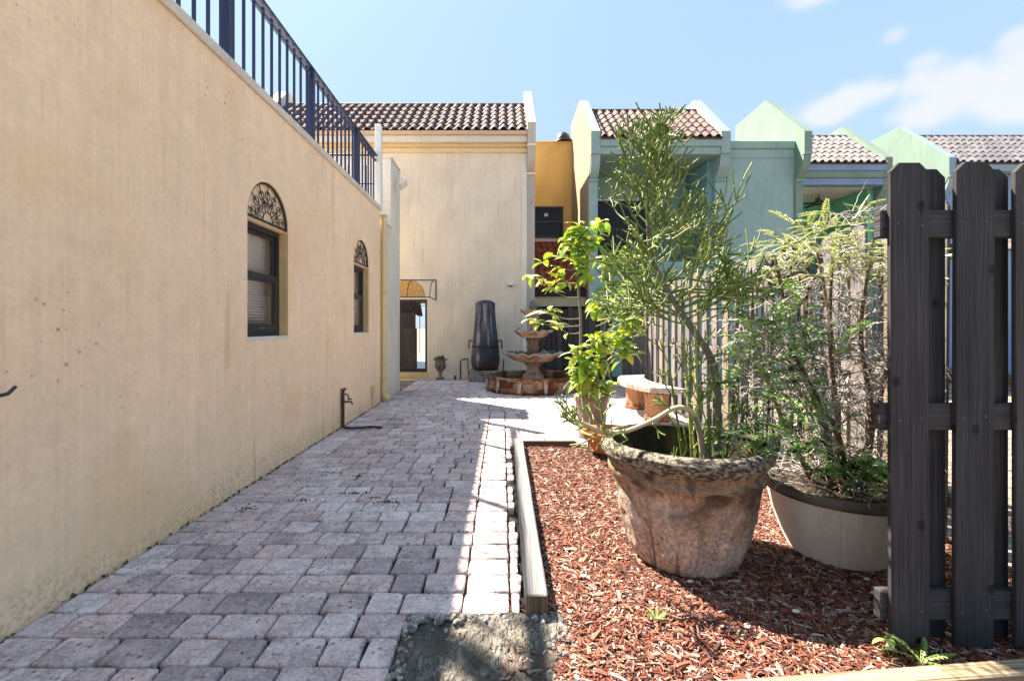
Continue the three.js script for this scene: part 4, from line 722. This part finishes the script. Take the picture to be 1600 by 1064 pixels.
{
  const P = thing('barrel_planter', 'round whitewashed wooden tub planter with metal band under the dry bush', 'planter', [1.97, -0.01, -2.68]);
  const stM = [[0.86, 0.83, 0.79], [0.85, 0.815, 0.77], [0.87, 0.84, 0.80]].map(c => std(c, { map: streakMap, bumpMap: woodBump, bumpScale: 0.0012, roughness: 0.7 })), n = 22;
  for (let k = 0; k < n; k++) {                     // one stave after another
    const a0 = k / n * Math.PI * 2 + 0.0018, a1 = (k + 1) / n * Math.PI * 2 - 0.0018, pr = [[0.25, 0], [0.295, 0.1], [0.335, 0.22], [0.36, 0.33], [0.368, 0.40]], pos = [], nor = [], uv = [], m = 3;
    const at = (r, y, a) => [Math.sin(a) * r, y, Math.cos(a) * r];
    const q = (a, b, c, d, N) => { for (const [p, t] of [[a, 0], [b, 1], [c, 2], [b, 1], [d, 3], [c, 2]]) { pos.push(...p); nor.push(...N[t]); uv.push((p[0] + p[2]) * 0.7 + k * 0.13, p[1]); } };
    for (let i = 0; i < pr.length - 1; i++) for (let j = 0; j < m; j++) {
      const b0 = a0 + (a1 - a0) * j / m, b1 = a0 + (a1 - a0) * (j + 1) / m, na = [Math.sin(b0), -0.25, Math.cos(b0)], nb = [Math.sin(b1), -0.25, Math.cos(b1)];
      q(at(pr[i][0], pr[i][1], b0), at(pr[i][0], pr[i][1], b1), at(pr[i + 1][0], pr[i + 1][1], b0), at(pr[i + 1][0], pr[i + 1][1], b1), [na, nb, na, nb]);
      q(at(pr[i][0] - 0.02, pr[i][1], b1), at(pr[i][0] - 0.02, pr[i][1], b0), at(pr[i + 1][0] - 0.02, pr[i + 1][1], b1), at(pr[i + 1][0] - 0.02, pr[i + 1][1], b0), [nb, na, nb, na].map(v => v.map(c => -c)));
    }
    for (let j = 0; j < m; j++) { const b0 = a0 + (a1 - a0) * j / m, b1 = a0 + (a1 - a0) * (j + 1) / m; q(at(0.368, 0.4, b0), at(0.368, 0.4, b1), at(0.348, 0.4, b0), at(0.348, 0.4, b1), [[0, 1, 0], [0, 1, 0], [0, 1, 0], [0, 1, 0]]); }
    const g = new THREE.BufferGeometry(); g.setAttribute('position', new THREE.Float32BufferAttribute(pos, 3)); g.setAttribute('normal', new THREE.Float32BufferAttribute(nor, 3)); g.setAttribute('uv', new THREE.Float32BufferAttribute(uv, 2));
    part('stave', g, stM[k % 3], P);
  }
  const bandM = std([0.20, 0.195, 0.19], { map: stoneMap, metalness: 0.35, roughness: 0.6 });
  const band = part('band', lathe([[0.362, 0.345], [0.369, 0.345], [0.375, 0.404], [0.345, 0.404]], 64), bandM, P); for (const y of [0.36, 0.385]) part('rivet', new THREE.SphereGeometry(0.006, 6, 4), bandM, band, [-0.19, y, 0.318]);
  part('soil', lathe([[0.345, 0.36], [0.2, 0.375], [0, 0.38]].reverse(), 32), M.soil, P);
}
{
  const P = thing('mauve_pot', 'tall mauve grey glazed pot holding the yellow green shrub', 'pot', [1.05, 0, -5.35]);
  part('shell', lathe([[0, 0], [0.15, 0], [0.155, 0.02], [0.175, 0.3], [0.19, 0.42], [0.2, 0.43], [0.205, 0.49], [0.195, 0.5], [0.18, 0.495], [0.178, 0.42]], 40), std([0.26, 0.18, 0.18], { map: streakMap, roughness: 0.55 }), P); part('soil', lathe([[0.182, 0.43], [0, 0.45]].reverse(), 24), M.soil, P);
  const B = thing('terracotta_bowl', 'wide empty terracotta bowl tucked behind the stone planter', 'bowl', [1.14, 0, -4.72]);
  part('shell', lathe([[0, 0], [0.18, 0], [0.19, 0.01], [0.27, 0.12], [0.30, 0.17], [0.325, 0.19], [0.325, 0.215], [0.30, 0.22], [0.28, 0.19], [0.17, 0.05], [0, 0.04]], 48), M.terracotta, B);
}

// ---------- fences on the right ----------
function board(w, len, t, top, seed) {             // upright board, grain along y; top: 'ear' or 'round'
  const c = top === 'ear' ? [[-w / 2, 0], [w / 2, 0], [w / 2, len - 0.035], [w / 2 - 0.035, len], [-w / 2 + 0.035, len], [-w / 2, len - 0.035]] : [[-w / 2, 0], [w / 2, 0], [w / 2, len - 0.05], [w / 2 - 0.018, len - 0.018], [0.015, len], [-0.015, len], [-w / 2 + 0.018, len - 0.018], [-w / 2, len - 0.05]];
  const g = new THREE.ExtrudeGeometry(new THREE.Shape(c.map(p => new THREE.Vector2(...p))), { depth: t - 0.004, bevelEnabled: true, bevelSize: 0.002, bevelThickness: 0.002, bevelSegments: 1 }); g.translate(0, 0, -t / 2 + 0.002); return uvBox(g, [seed * 0.157, seed * 0.61]);
}
{
  const f = thing('shadowbox_fence', 'tall black stained shadowbox fence panel close to the camera', 'fence', [0, 0, -1.85]);
  [[1.6625, 0.152], [1.9225, 0.152], [2.1725, 0.152], [2.43, 0.152], [2.69, 0.152]].forEach(([x, w], k) => { const m = part('board', board(w, 1.97 + (k % 2) * 0.004, 0.02, 'ear', k + 1), M.fenceDark[k % 3], f, [x, -0.005, -0.01]); m.rotation.z = [0.002, -0.003, 0.002, 0, 0][k]; });
  [[1.787, 0.152], [2.052, 0.152], [2.31, 0.152], [2.57, 0.152]].forEach(([x, w], k) => part('board', board(w, 1.965, 0.02, 'ear', k + 9), M.fenceDark[(k + 1) % 3], f, [x, -0.005, -0.072]));
  const nail = new THREE.SphereGeometry(0.0045, 6, 4).scale(1, 1, 0.4);
  for (const b of [...f.children].slice(0, 3)) for (const y of [1.725, 0.93, 0.15]) for (const sx of [-0.045, 0.045]) part('nail', nail, M.galv, b, [sx + rr(-0.01, 0.01), y + rr(-0.012, 0.012), 0.0105]);
  for (const [y0, y1] of [[1.667, 1.78], [0.872, 0.982], [0.09, 0.21]]) { const g = bx(-(y1 - y0) / 2, (y1 - y0) / 2, -0.66, 0.66, -0.02, 0.0196, 0.004); g.rotateZ(Math.PI / 2); part('rail', g, M.fenceDark[0], f, [2.218, (y0 + y1) / 2, -0.041]); }
}
{
  const f = thing('long_board_fence', 'long sunlit grey board fence with rounded tops behind the dry bush', 'fence');
  const G = [1, 2, 3, 4].map(k => board(0.14, 2.08, 0.02, 'round', k).rotateY(-Math.PI / 2));
  const xa = d => 2.72 + 0.022 * (d - 5), dA = 2.2, dB = 10.9; let k = 0;
  for (let d = dA; d < dB; d += 0.152, k++) { const m = part('board', G[k % 4], M.fenceGrey[(k * 5 + (k >> 2)) % 4], f, [xa(d) + (k % 2 ? 0.072 : 0), -0.02 + rr(-0.012, 0.012), -d]); m.rotation.set(rr(-0.012, 0.012), 0, rr(-0.006, 0.006)); }
  for (const y of [0.25, 1.0, 1.75]) part('rail', tubeRail(y), M.fenceGrey[2], f);
  function tubeRail(y) { const L = dB - dA, g = bx(-0.045, 0.045, -L / 2, L / 2, -0.02, 0.02, 0.004); g.rotateX(Math.PI / 2); g.rotateZ(Math.PI / 2); g.rotateY(-Math.atan(0.022)); g.translate((xa(dA) + xa(dB)) / 2 + 0.036, y, -(dA + dB) / 2); return g; }
}
{ // scrolled iron gate leaning on the fence
  const g = thing('iron_gate', 'black wrought iron gate panel with scrolls leaning on the board fence', 'gate', [2.60, 0, -4.45]);
  const L = 0.56, H = 1.78, X = y => 0.09 * (y / H) - 0.08, T = (p, r = 0.011) => tubeG(p.map(([z, y]) => [X(y), y, z]), r, r, 6);
  part('frame', merge([T([[-L, 0.02], [-L, H]], 0.02), T([[L, 0.02], [L, H]], 0.02), T([[-L, H], [L, H]], 0.026), T([[-L, 0.12], [L, 0.12]], 0.02), T([[-L, 1.2], [L, 1.2]], 0.014)]), M.blackIron, g);
  const spiral = (cz, cy, R, sg, turns = 1.6, a0 = 0) => Array.from({ length: 30 }, (_, k) => { const t = k / 29, a = a0 + sg * t * turns * Math.PI * 2, q = R * (1 - 0.82 * t); return [cz + Math.cos(a) * q, cy + Math.sin(a) * q]; });
  for (const [z, y, R, s, a] of [[0.30, H + 0.20, 0.17, 1, 3.5], [0.0, H + 0.13, 0.11, -1, 0.2], [-0.2, H + 0.07, 0.06, 1, 3.3], [0.5, H + 0.06, 0.05, -1, 1]]) part('crest_scroll', T(spiral(z, y, R, s, 1.6, a), 0.02), M.blackIron, g);
  for (let k = 0; k < 6; k++) { const z = -0.46 + k * 0.185; part('bar', T([[z, 0.12], [z, H]], 0.009), M.blackIron, g); for (const [y, s] of [[0.4, 1], [0.62, -1], [0.9, 1], [1.08, -1], [1.35, 1], [1.58, -1]]) part('scroll', T(spiral(z + 0.07 * s, y, 0.075, s, 1.4, s > 0 ? Math.PI : 0), 0.008), M.blackIron, g); }
}

// ---------- plants ----------
const norm = v => { const l = Math.hypot(...v) || 1; return v.map(c => c / l); };
const addv = (a, b, k = 1) => [a[0] + b[0] * k, a[1] + b[1] * k, a[2] + b[2] * k];
const jit = (v, s, r) => norm([v[0] + rr(-s, s, r), v[1] + rr(-s, s, r), v[2] + rr(-s, s, r)]);
{ // pencil tree
  const T = thing('pencil_tree', 'tall pencil tree with thin leafless green twigs growing in the stone planter', 'tree', [1.15, 0.29, -2.62]);
  const r = rngOf(909), o = [1.15, 0.29, -2.62], rel = p => [p[0] - o[0], p[1] - o[1], p[2] - o[2]];
  const bark = std([0.34, 0.34, 0.29], { map: stoneMap, bumpMap: roughBump, bumpScale: 0.003 }), greenA = std([0.095, 0.165, 0.028], { roughness: 0.5 }), greenB = std([0.24, 0.29, 0.085], { roughness: 0.5 }), tan = std([0.42, 0.36, 0.24], { roughness: 0.7 });
  const smooth = (pts, n = 24) => new THREE.CatmullRomCurve3(pts.map(p => new THREE.Vector3(...p))).getPoints(n).map(v => [v.x, v.y, v.z]);
  const trunkPts = smooth([[1.215, 0.27, -2.60], [1.222, 0.5, -2.60], [1.225, 1.0, -2.61], [1.19, 1.14, -2.62], [1.11, 1.27, -2.63], [1.025, 1.40, -2.64], [0.945, 1.54, -2.65], [0.87, 1.72, -2.66], [0.85, 1.97, -2.66], [0.845, 2.2, -2.66], [0.84, 2.36, -2.66]], 44).map(rel);
  part('trunk', tubeG(trunkPts, 0.027, 0.007, 10), bark, T);
  const A = new GB(), B = new GB(), G = () => (r() < 0.62 ? A : B);
  function twig(p, dir, len, rad, lvl) {
    const n = 3, pts = [p]; let d = dir; for (let k = 0; k < n; k++) { d = jit([d[0], d[1] + 0.10, d[2]], 0.2, r); pts.push(addv(pts[pts.length - 1], d, len / n)); }
    G().tube(pts, rad, rad * 0.88, 5); const e = pts[n];
    if (lvl > 0) { const c = 2 + Math.floor(r() * 2.6); for (let k = 0; k < c; k++) twig(e, jit(d, 0.85, r), len * rr(0.55, 1.05, r), rad * 0.88, lvl - 1); }
  }
  const axis = t => trunkPts[Math.min(trunkPts.length - 1, Math.floor(t * (trunkPts.length - 1)))];
  for (let k = 0; k < 46; k++) { const t = 0.52 + 0.45 * (k / 46) ** 0.85, p = axis(t), a = r() * 6.3, up = 0.25 + 1.0 * (t - 0.4), s = 1.3 - 0.75 * (t - 0.5) / 0.5; twig(p, norm([Math.cos(a), up, Math.sin(a)]), 0.135 * s * rr(0.7, 1.35, r), 0.0062, 3); }
  for (let k = 0; k < 17; k++) { const t = 0.40 + 0.22 * r(), p = axis(t), a = k % 3 ? rr(2.2, 4.4, r) : rr(-1, 1, r); twig(p, norm([Math.cos(a) * 1.2, rr(-0.25, 0.4, r), Math.sin(a) * 0.9]), 0.165 * rr(0.7, 1.3, r), 0.0062, 3); }
  for (let k = 0; k < 5; k++) { const p = axis(0.5 + 0.03 * k), d = norm([1, 0.28 - 0.07 * k, rr(-0.3, 0.3, r)]), e = addv(p, d, rr(0.2, 0.34, r)); G().tube([p, addv(addv(p, d, 0.12), [0, 0.02, 0]), e], 0.009, 0.007, 5); for (let q = 0; q < 3; q++) twig(e, jit([d[0], d[1] - 0.1, d[2]], 0.5, r), 0.10, 0.006, 2); }
  // fresh green shoots rising from the planter
  for (const [x, z, tx, tz, h] of [[1.10, -2.60, 1.03, -2.58, 0.95], [1.15, -2.66, 1.10, -2.72, 0.78], [1.16, -2.52, 1.12, -2.47, 0.62], [1.07, -2.63, 0.96, -2.62, 0.8], [1.26, -2.62, 1.31, -2.60, 0.5], [1.12, -2.56, 1.06, -2.5, 1.02]]) {
    const pts = smooth([[x, 0.28, z], [(x * 2 + tx) / 3, 0.28 + h * 0.4, (z * 2 + tz) / 3], [tx, 0.28 + h, tz]], 10).map(rel); G().tube(pts, 0.011, 0.006, 6);
    for (let k = 3; k < 11; k++) { const a = r() * 6.3; twig(pts[k], norm([Math.cos(a) * 0.7, 0.9, Math.sin(a) * 0.7]), 0.075, 0.0045, k > 6 ? 2 : 1); }
  }
  // long limb arching out over the rim to the left
  const limb = smooth([[1.13, 0.30, -2.56], [1.10, 0.62, -2.5], [1.03, 0.83, -2.46], [0.94, 0.865, -2.44], [0.80, 0.80, -2.42], [0.64, 0.745, -2.40], [0.53, 0.75, -2.38], [0.41, 0.80, -2.36]], 26).map(rel);
  part('limb', tubeG(limb, 0.016, 0.010, 8), tan, T);
  for (let k = 0; k < 13; k++) { const p = limb[limb.length - 1 - Math.floor(k * 0.7)]; twig(p, norm([rr(-0.8, 0.05, r), rr(-0.25, 0.8, r), rr(-0.4, 0.4, r)]), 0.085, 0.005, 2); }
  for (let k = 6; k < 18; k += 3) twig(limb[k], norm([rr(-0.5, 0.3, r), rr(-0.5, 0.7, r), rr(0, 0.4, r)]), 0.07, 0.004, 1);
  const L2 = smooth([[1.04, 0.81, -2.45], [1.06, 0.70, -2.40], [1.055, 0.55, -2.38], [1.02, 0.35, -2.40]], 8).map(rel); part('limb', tubeG(L2, 0.009, 0.006, 6), bark, T);
  part('crown', A.geo(), greenA, T); part('crown', B.geo(), greenB, T);
}
function leafGeo(L, W, curl, fold) {                // obovate leaf, base at origin, along +z, up +y
  const n = 5, P = [], U = [], idx = []; const wid = t => W * Math.pow(Math.sin(Math.PI * Math.pow(t, 0.8) * 0.97 + 0.03), 0.8) * (0.55 + 0.45 * t);
  for (let i = 0; i <= n; i++) { const t = i / n, z = L * t, y = -curl * t * t * L, w = i === n ? 0.001 : wid(t); P.push(-w / 2, y + fold * w, z, 0, y, z, w / 2, y + fold * w, z); U.push(0, t, 0.5, t, 1, t); }
  for (let i = 0; i < n; i++) for (const k of [0, 1]) { const a = i * 3 + k; idx.push(a, a + 3, a + 1, a + 1, a + 3, a + 4); }
  const g = new THREE.BufferGeometry(); g.setAttribute('position', new THREE.Float32BufferAttribute(P, 3)); g.setAttribute('uv', new THREE.Float32BufferAttribute(U, 2)); g.setIndex(idx); g.computeVertexNormals(); return g;
}
const leafMat = (c, t = 0.45) => new THREE.MeshPhysicalMaterial({ color: lin(...c), roughness: 0.8, transmission: t, thickness: 0, side: THREE.DoubleSide });
{ // yellow-green shrub in the mauve pot
  const o = [1.05, 0.44, -5.35], S = thing('leafy_shrub', 'shrub with bright yellow green paddle leaves growing in the mauve pot', 'shrub', o), r = rngOf(515);
  const geos = [leafGeo(0.15, 0.095, 0.5, 0.14), leafGeo(0.14, 0.088, 0.25, 0.2), leafGeo(0.17, 0.085, 0.9, 0.12), leafGeo(0.115, 0.08, 0.35, 0.2)];
  const mats = [leafMat([0.36, 0.48, 0.03], 0.55), leafMat([0.44, 0.54, 0.03], 0.55), leafMat([0.24, 0.42, 0.03], 0.5), leafMat([0.52, 0.56, 0.05], 0.55)];
  const stemM = std([0.36, 0.33, 0.28], { map: stoneMap }); const W = (px, py, d = 5.3) => [(px - 785) / 711 * d - o[0], 1.3 - (py - 510) / 711 * d - o[1], -d - o[2]];
  const sm = (pts, n = 16) => new THREE.CatmullRomCurve3(pts.map(p => new THREE.Vector3(...p))).getPoints(n).map(v => [v.x, v.y, v.z]);
  const m1 = sm([[-0.10, 0, 0.02], [-0.13, 0.45, 0.02], [-0.13, 0.95, 0.0], [-0.16, 1.45, -0.02], [-0.14, 1.9, -0.02]], 24), m2 = sm([[0.02, 0, 0.0], [0.08, 0.4, 0.06], [0.14, 0.9, 0.08], [0.24, 1.5, 0.05]], 24), m3 = sm([[0.06, 0, -0.04], [0.2, 0.35, -0.05], [0.36, 0.75, -0.1], [0.45, 1.1, -0.1]], 18);
  part('stem', tubeG(m1, 0.022, 0.009, 8), stemM, S); part('stem', tubeG(m2, 0.016, 0.007, 8), stemM, S); part('stem', tubeG(m3, 0.014, 0.006, 8), stemM, S);
  const tufts = [[828, 430, 5.2, 11], [850, 408, 5.15, 9], [872, 432, 5.2, 8], [868, 455, 5.2, 5], [905, 352, 5.3, 10], [885, 375, 5.4, 8], [925, 378, 5.25, 12], [940, 350, 5.4, 7], [915, 410, 5.2, 12], [948, 405, 5.4, 11], [835, 502, 5.05, 8], [858, 488, 5.1, 7], [872, 512, 5.1, 6], [905, 545, 5.1, 13], [930, 525, 5.3, 12], [915, 575, 5.15, 13], [940, 560, 5.25, 11], [925, 600, 5.2, 12], [952, 600, 5.3, 8], [962, 470, 5.4, 11], [980, 445, 5.5, 9], [968, 520, 5.4, 11], [995, 500, 5.5, 7], [955, 440, 5.3, 10], [900, 575, 5.2, 10], [975, 395, 5.5, 8], [985, 545, 5.45, 7], [935, 470, 5.3, 11], [896, 388, 5.3, 6]];
  const extra = []; let count = 0;
  for (const [px, py, d, n] of tufts) {
    const e = W(px, py, d); let best = null, bd = 1e9; for (const st of [m1, m2, m3]) for (const q of st) { const dy = e[1] - q[1]; if (dy < 0.05) continue; const L = Math.hypot(e[0] - q[0], dy * 0.8, e[2] - q[2]) + (dy > 0.6 ? 0.3 : 0); if (L < bd) { bd = L; best = q; } }
    best ||= m1[3]; const mid = [(best[0] + e[0]) / 2, Math.min(best[1], e[1]) * 0.6 + Math.max(best[1], e[1]) * 0.4 - 0.03, (best[2] + e[2]) / 2]; const pts = sm([best, mid, e], 9); part('branch', tubeG(pts, 0.008, 0.004, 5), stemM, S);
    for (let k = 0; k < 22; k++) { const p = pts[3 + Math.floor(r() * 7)], q = geos[Math.floor(r() * 4)].clone(), e3 = new THREE.Object3D(); e3.position.set(p[0] + rr(-0.09, 0.09, r), p[1] + rr(-0.1, 0.06, r), p[2] + rr(-0.09, 0.09, r)); e3.rotation.order = 'YXZ'; e3.rotation.set(-rr(-0.5, 0.8, r), r() * 6.3, rr(-0.6, 0.6, r)); e3.scale.setScalar(rr(0.7, 1.2, r)); e3.updateMatrix(); if (px > 880) extra.push(q.applyMatrix4(e3.matrix)); }
    for (let k = 0; k < n && count < 299; k++, count++) {
      const tip = k < 5, p = tip ? e : pts[5 + Math.floor(r() * 4)], a = k * 2.4 + r(), el = tip ? rr(-0.2, 0.9, r) : rr(-0.5, 0.5, r), m = part('leaf', geos[Math.floor(r() * 4)], mats[Math.floor(r() * 4)], S);
      m.position.set(p[0] + rr(-0.02, 0.02, r), p[1] + rr(-0.03, 0.03, r), p[2] + rr(-0.02, 0.02, r)); m.rotation.order = 'YXZ'; m.rotation.set(-el, a, rr(-0.5, 0.5, r)); m.scale.setScalar(rr(0.75, 1.3, r));
    }
  }
  for (const q of [0, 1]) part('inner_foliage', merge(extra.filter((_, i) => i % 2 === q)), mats[q * 2], S).userData.kind = 'stuff';
}
function frond(gb, p, dir, L, n, w, r) {             // a fern-like compound leaf
  let d = dir, q = p; const st = L / n; const side0 = norm([-d[2], 0.05, d[0]]);
  for (let k = 0; k < n; k++) {
    d = norm([d[0], d[1] - 0.07, d[2]]); const e = addv(q, d, st), t = k / n, l = w * Math.sin(Math.PI * (0.15 + 0.8 * t)); 
    for (const s of [-1, 1]) {
      const tip = addv(addv(e, side0, s * l), [d[0] * 0.5, d[1] * 0.5 - 0.25, d[2] * 0.5], l), mid = addv([(e[0] + tip[0]) / 2, (e[1] + tip[1]) / 2, (e[2] + tip[2]) / 2], d, -st * 0.55), mid2 = addv([(e[0] + tip[0]) / 2, (e[1] + tip[1]) / 2 + 0.002, (e[2] + tip[2]) / 2], d, st * 0.4);
      const nn = norm([rr(-0.3, 0.3, r), 1, rr(-0.3, 0.3, r)]); gb.tri(e, mid, tip, nn, nn, nn); gb.tri(e, tip, mid2, nn, nn, nn);
    }
    gb.tube([q, e], 0.0016, 0.0014, 3, false); q = e;
  }
}
{ // dry bush in the tub
  const o = [1.97, 0.36, -2.68], S = thing('dry_bush', 'tangled dry grey bush with a few green ferny leaves in the tub', 'bush', o), r = rngOf(717);
  const barkM = std([0.23, 0.155, 0.11], { map: stoneMap }), twigM = std([0.50, 0.47, 0.45], { roughness: 0.85 }), twigD = std([0.20, 0.16, 0.14], { roughness: 0.9 });
  const sm = (pts, n = 14) => new THREE.CatmullRomCurve3(pts.map(p => new THREE.Vector3(...p))).getPoints(n).map(v => [v.x, v.y, v.z]);
  const stems = [[[-0.06, 0, 0.05], [-0.10, 0.35, 0.05], [-0.22, 0.7, 0.02], [-0.30, 1.1, -0.02], [-0.36, 1.35, 0]], [[0.02, 0, 0.02], [0.0, 0.4, 0.0], [-0.06, 0.9, 0.03], [-0.02, 1.4, 0.0]], [[0.10, 0, 0.06], [0.16, 0.4, 0.06], [0.12, 0.9, 0.03], [0.20, 1.45, 0.02]], [[0.16, 0, -0.04], [0.28, 0.4, -0.06], [0.34, 0.8, -0.02], [0.45, 1.25, 0]], [[-0.10, 0, -0.05], [-0.26, 0.35, -0.08], [-0.42, 0.75, -0.05], [-0.52, 1.0, 0]], [[0.06, 0, -0.08], [0.12, 0.5, -0.15], [0.1, 1.0, -0.2], [0.02, 1.5, -0.22]], [[-0.03, 0, 0.1], [-0.12, 0.3, 0.2], [-0.3, 0.6, 0.24], [-0.42, 0.85, 0.2]]].map(s => sm(s));
  stems.forEach((s, k) => part('stem', tubeG(s, [0.024, 0.022, 0.022, 0.02, 0.016, 0.018, 0.015][k], 0.006, 8), barkM, S));
  const T1 = new GB(), T2 = new GB(), ends = [];
  function tw(p, dir, len, rad, lvl) {
    const n = 4, pts = [p]; let d = dir; for (let k = 0; k < n; k++) { d = jit([d[0], d[1] - 0.04, d[2]], 0.42, r); pts.push(addv(pts[k], d, len / n)); }
    (r() < 0.58 ? T1 : T2).tube(pts, rad, rad * 0.6, 3, false); ends.push([pts[n], d]);
    if (lvl > 0) { const c = 2 + Math.floor(r() * 3); for (let k = 0; k < c; k++) tw(pts[1 + Math.floor(r() * 4)], jit(d, 0.95, r), len * rr(0.5, 0.85, r), rad * 0.75, lvl - 1); }
  }
  for (let k = 0; k < 70; k++) { const a = r() * 6.3, q = 0.3 * Math.sqrt(r()); tw([Math.cos(a) * q, 0.03, Math.sin(a) * q], norm([Math.cos(a) * 0.8, rr(0.05, 0.8, r), Math.sin(a) * 0.8]), rr(0.08, 0.22, r), 0.0035, 1); }
  stems.forEach((s) => { for (let k = 0; k < 13; k++) { const p = s[Math.floor(rr(2, 15, r))], a = r() * 6.3; tw(p, norm([Math.cos(a), rr(-0.1, 0.7, r), Math.sin(a)]), 0.25 * rr(0.7, 1.2, r), 0.0048, 3); } });
  part('dry_twigs', T1.geo(), twigM, S); part('dry_twigs', T2.geo(), twigD, S);
  const F1 = new GB(), F2 = new GB();
  for (let k = 0; k < 190; k++) { const p = [rr(-0.72, -0.15, r), rr(0.2, 1.08, r), rr(-0.02, 0.36, r)]; frond(F1, p, norm([rr(-1, 0.1, r), rr(-0.1, 0.5, r), rr(-0.3, 0.9, r)]), rr(0.12, 0.24, r), 8, 0.048, r); }
  for (let k = 0; k < 44; k++) { const a = r() * 6.3; frond(F1, [-0.03 + rr(-0.08, 0.08, r), 0.10 + rr(0, 0.12, r), 0.22], norm([Math.cos(a), rr(0.1, 0.7, r), 0.35 + Math.sin(a) * 0.6]), rr(0.16, 0.28, r), 10, 0.05, r); }
  for (let k = 0; k < 190; k++) { const t = r(), p = [-0.5 + t * 0.95, 1.12 + 0.42 * Math.sin(0.5 + t * 2.2) * r() + 0.05, rr(-0.2, 0.25, r)]; frond(F2, p, norm([rr(-1, 0.7, r), rr(0, 0.6, r), rr(-0.5, 0.8, r)]), rr(0.10, 0.2, r), 10, 0.026, r); }
  part('foliage', F1.geo(), leafMat([0.24, 0.52, 0.04], 0.6), S); part('foliage', F2.geo(), leafMat([0.44, 0.52, 0.14], 0.6), S);
}
{ // seedlings
  const r = rngOf(818), G = leafGeo(0.06, 0.04, 0.3, 0.2), m = leafMat([0.24, 0.40, 0.06]);
  const w = thing('weed', 'small round leaved weed at the foot of the near board fence', 'weed', [1.53, 0, -1.83]);
  part('stem', tubeG([[0, 0, 0], [0.01, 0.06, 0.01]], 0.003, 0.002, 5), m, w); for (let k = 0; k < 6; k++) { const l = part('leaf', G, m, w, [0.01, 0.035 + 0.006 * k, 0.01]); l.rotation.set(-0.3, k * 1.3 + 2, 0); }
  const f = new GB(); for (let k = 0; k < 6; k++) frond(f, [0, 0.005, 0], norm([Math.cos(k * 1.1), 0.6, Math.sin(k * 1.1)]), 0.13, 8, 0.022, r); single('fern_sprout', 'small ferny sprout in front of the first fence board', 'weed', f.geo(), m, [1.62, 0, -1.76]);
  const s = new GB(); for (let k = 0; k < 7; k++) frond(s, [0, 0.008, 0], norm([Math.cos(k), 0.9, Math.sin(k)]), 0.05, 6, 0.012, r); single('seedling', 'tiny green seedling alone in the open mulch', 'weed', s.geo(), m, [0.68, 0, -2.01]);
  // moss and crumbs in the paver joints
  const c = new THREE.IcosahedronGeometry(1, 0), N = 900, im = new THREE.InstancedMesh(c, std([1, 1, 1], { roughness: 1 }), N), o = new THREE.Object3D(), col = new THREE.Color();
  const heaps = [[-1.55, 4.05], [-1.75, 4.75], [-1.15, 3.55], [-0.95, 3.45], [-1.5, 3.4], [-1.8, 3.25], [-1.25, 3.95], [-0.85, 3.38], [-1.7, 5.75], [-1.55, 5.85], [-1.4, 5.85]];
  for (let k = 0; k < N; k++) { let x, d, q; if (k < 420) { const h = pick(heaps, r); x = h[0] + rr(-0.16, 0.16, r) * r(); d = h[1] + rr(-0.03, 0.03, r) * r() + (r() < 0.25 ? rr(-0.12, 0.12, r) : 0); q = rr(0.002, 0.008, r); } else if (k < 720) { x = WX + 0.005 + 0.03 * r() * r(); d = rr(1.6, 7.7, r); q = rr(0.003, 0.010, r); } else { x = rr(-2, 0.1, r); d = rr(1.6, 6, r); q = rr(0.0015, 0.005, r); }
    o.position.set(x, 0.0005, -d); o.rotation.set(r() * 3, r() * 3, r() * 3); o.scale.set(q * rr(0.8, 1.8, r), q * 0.5, q); o.updateMatrix(); im.setMatrixAt(k, o.matrix); const g = pick([[0.10, 0.075, 0.045], [0.12, 0.11, 0.04], [0.06, 0.05, 0.035], [0.2, 0.14, 0.08]], r); im.setColorAt(k, col.setRGB(...g)); }
  im.name = 'path_litter'; im.userData = { kind: 'stuff', label: 'dry leaf crumbs and moss in the path joints', category: 'litter' }; shade(im); scene.add(im);
}
renderer.render(scene, camera);
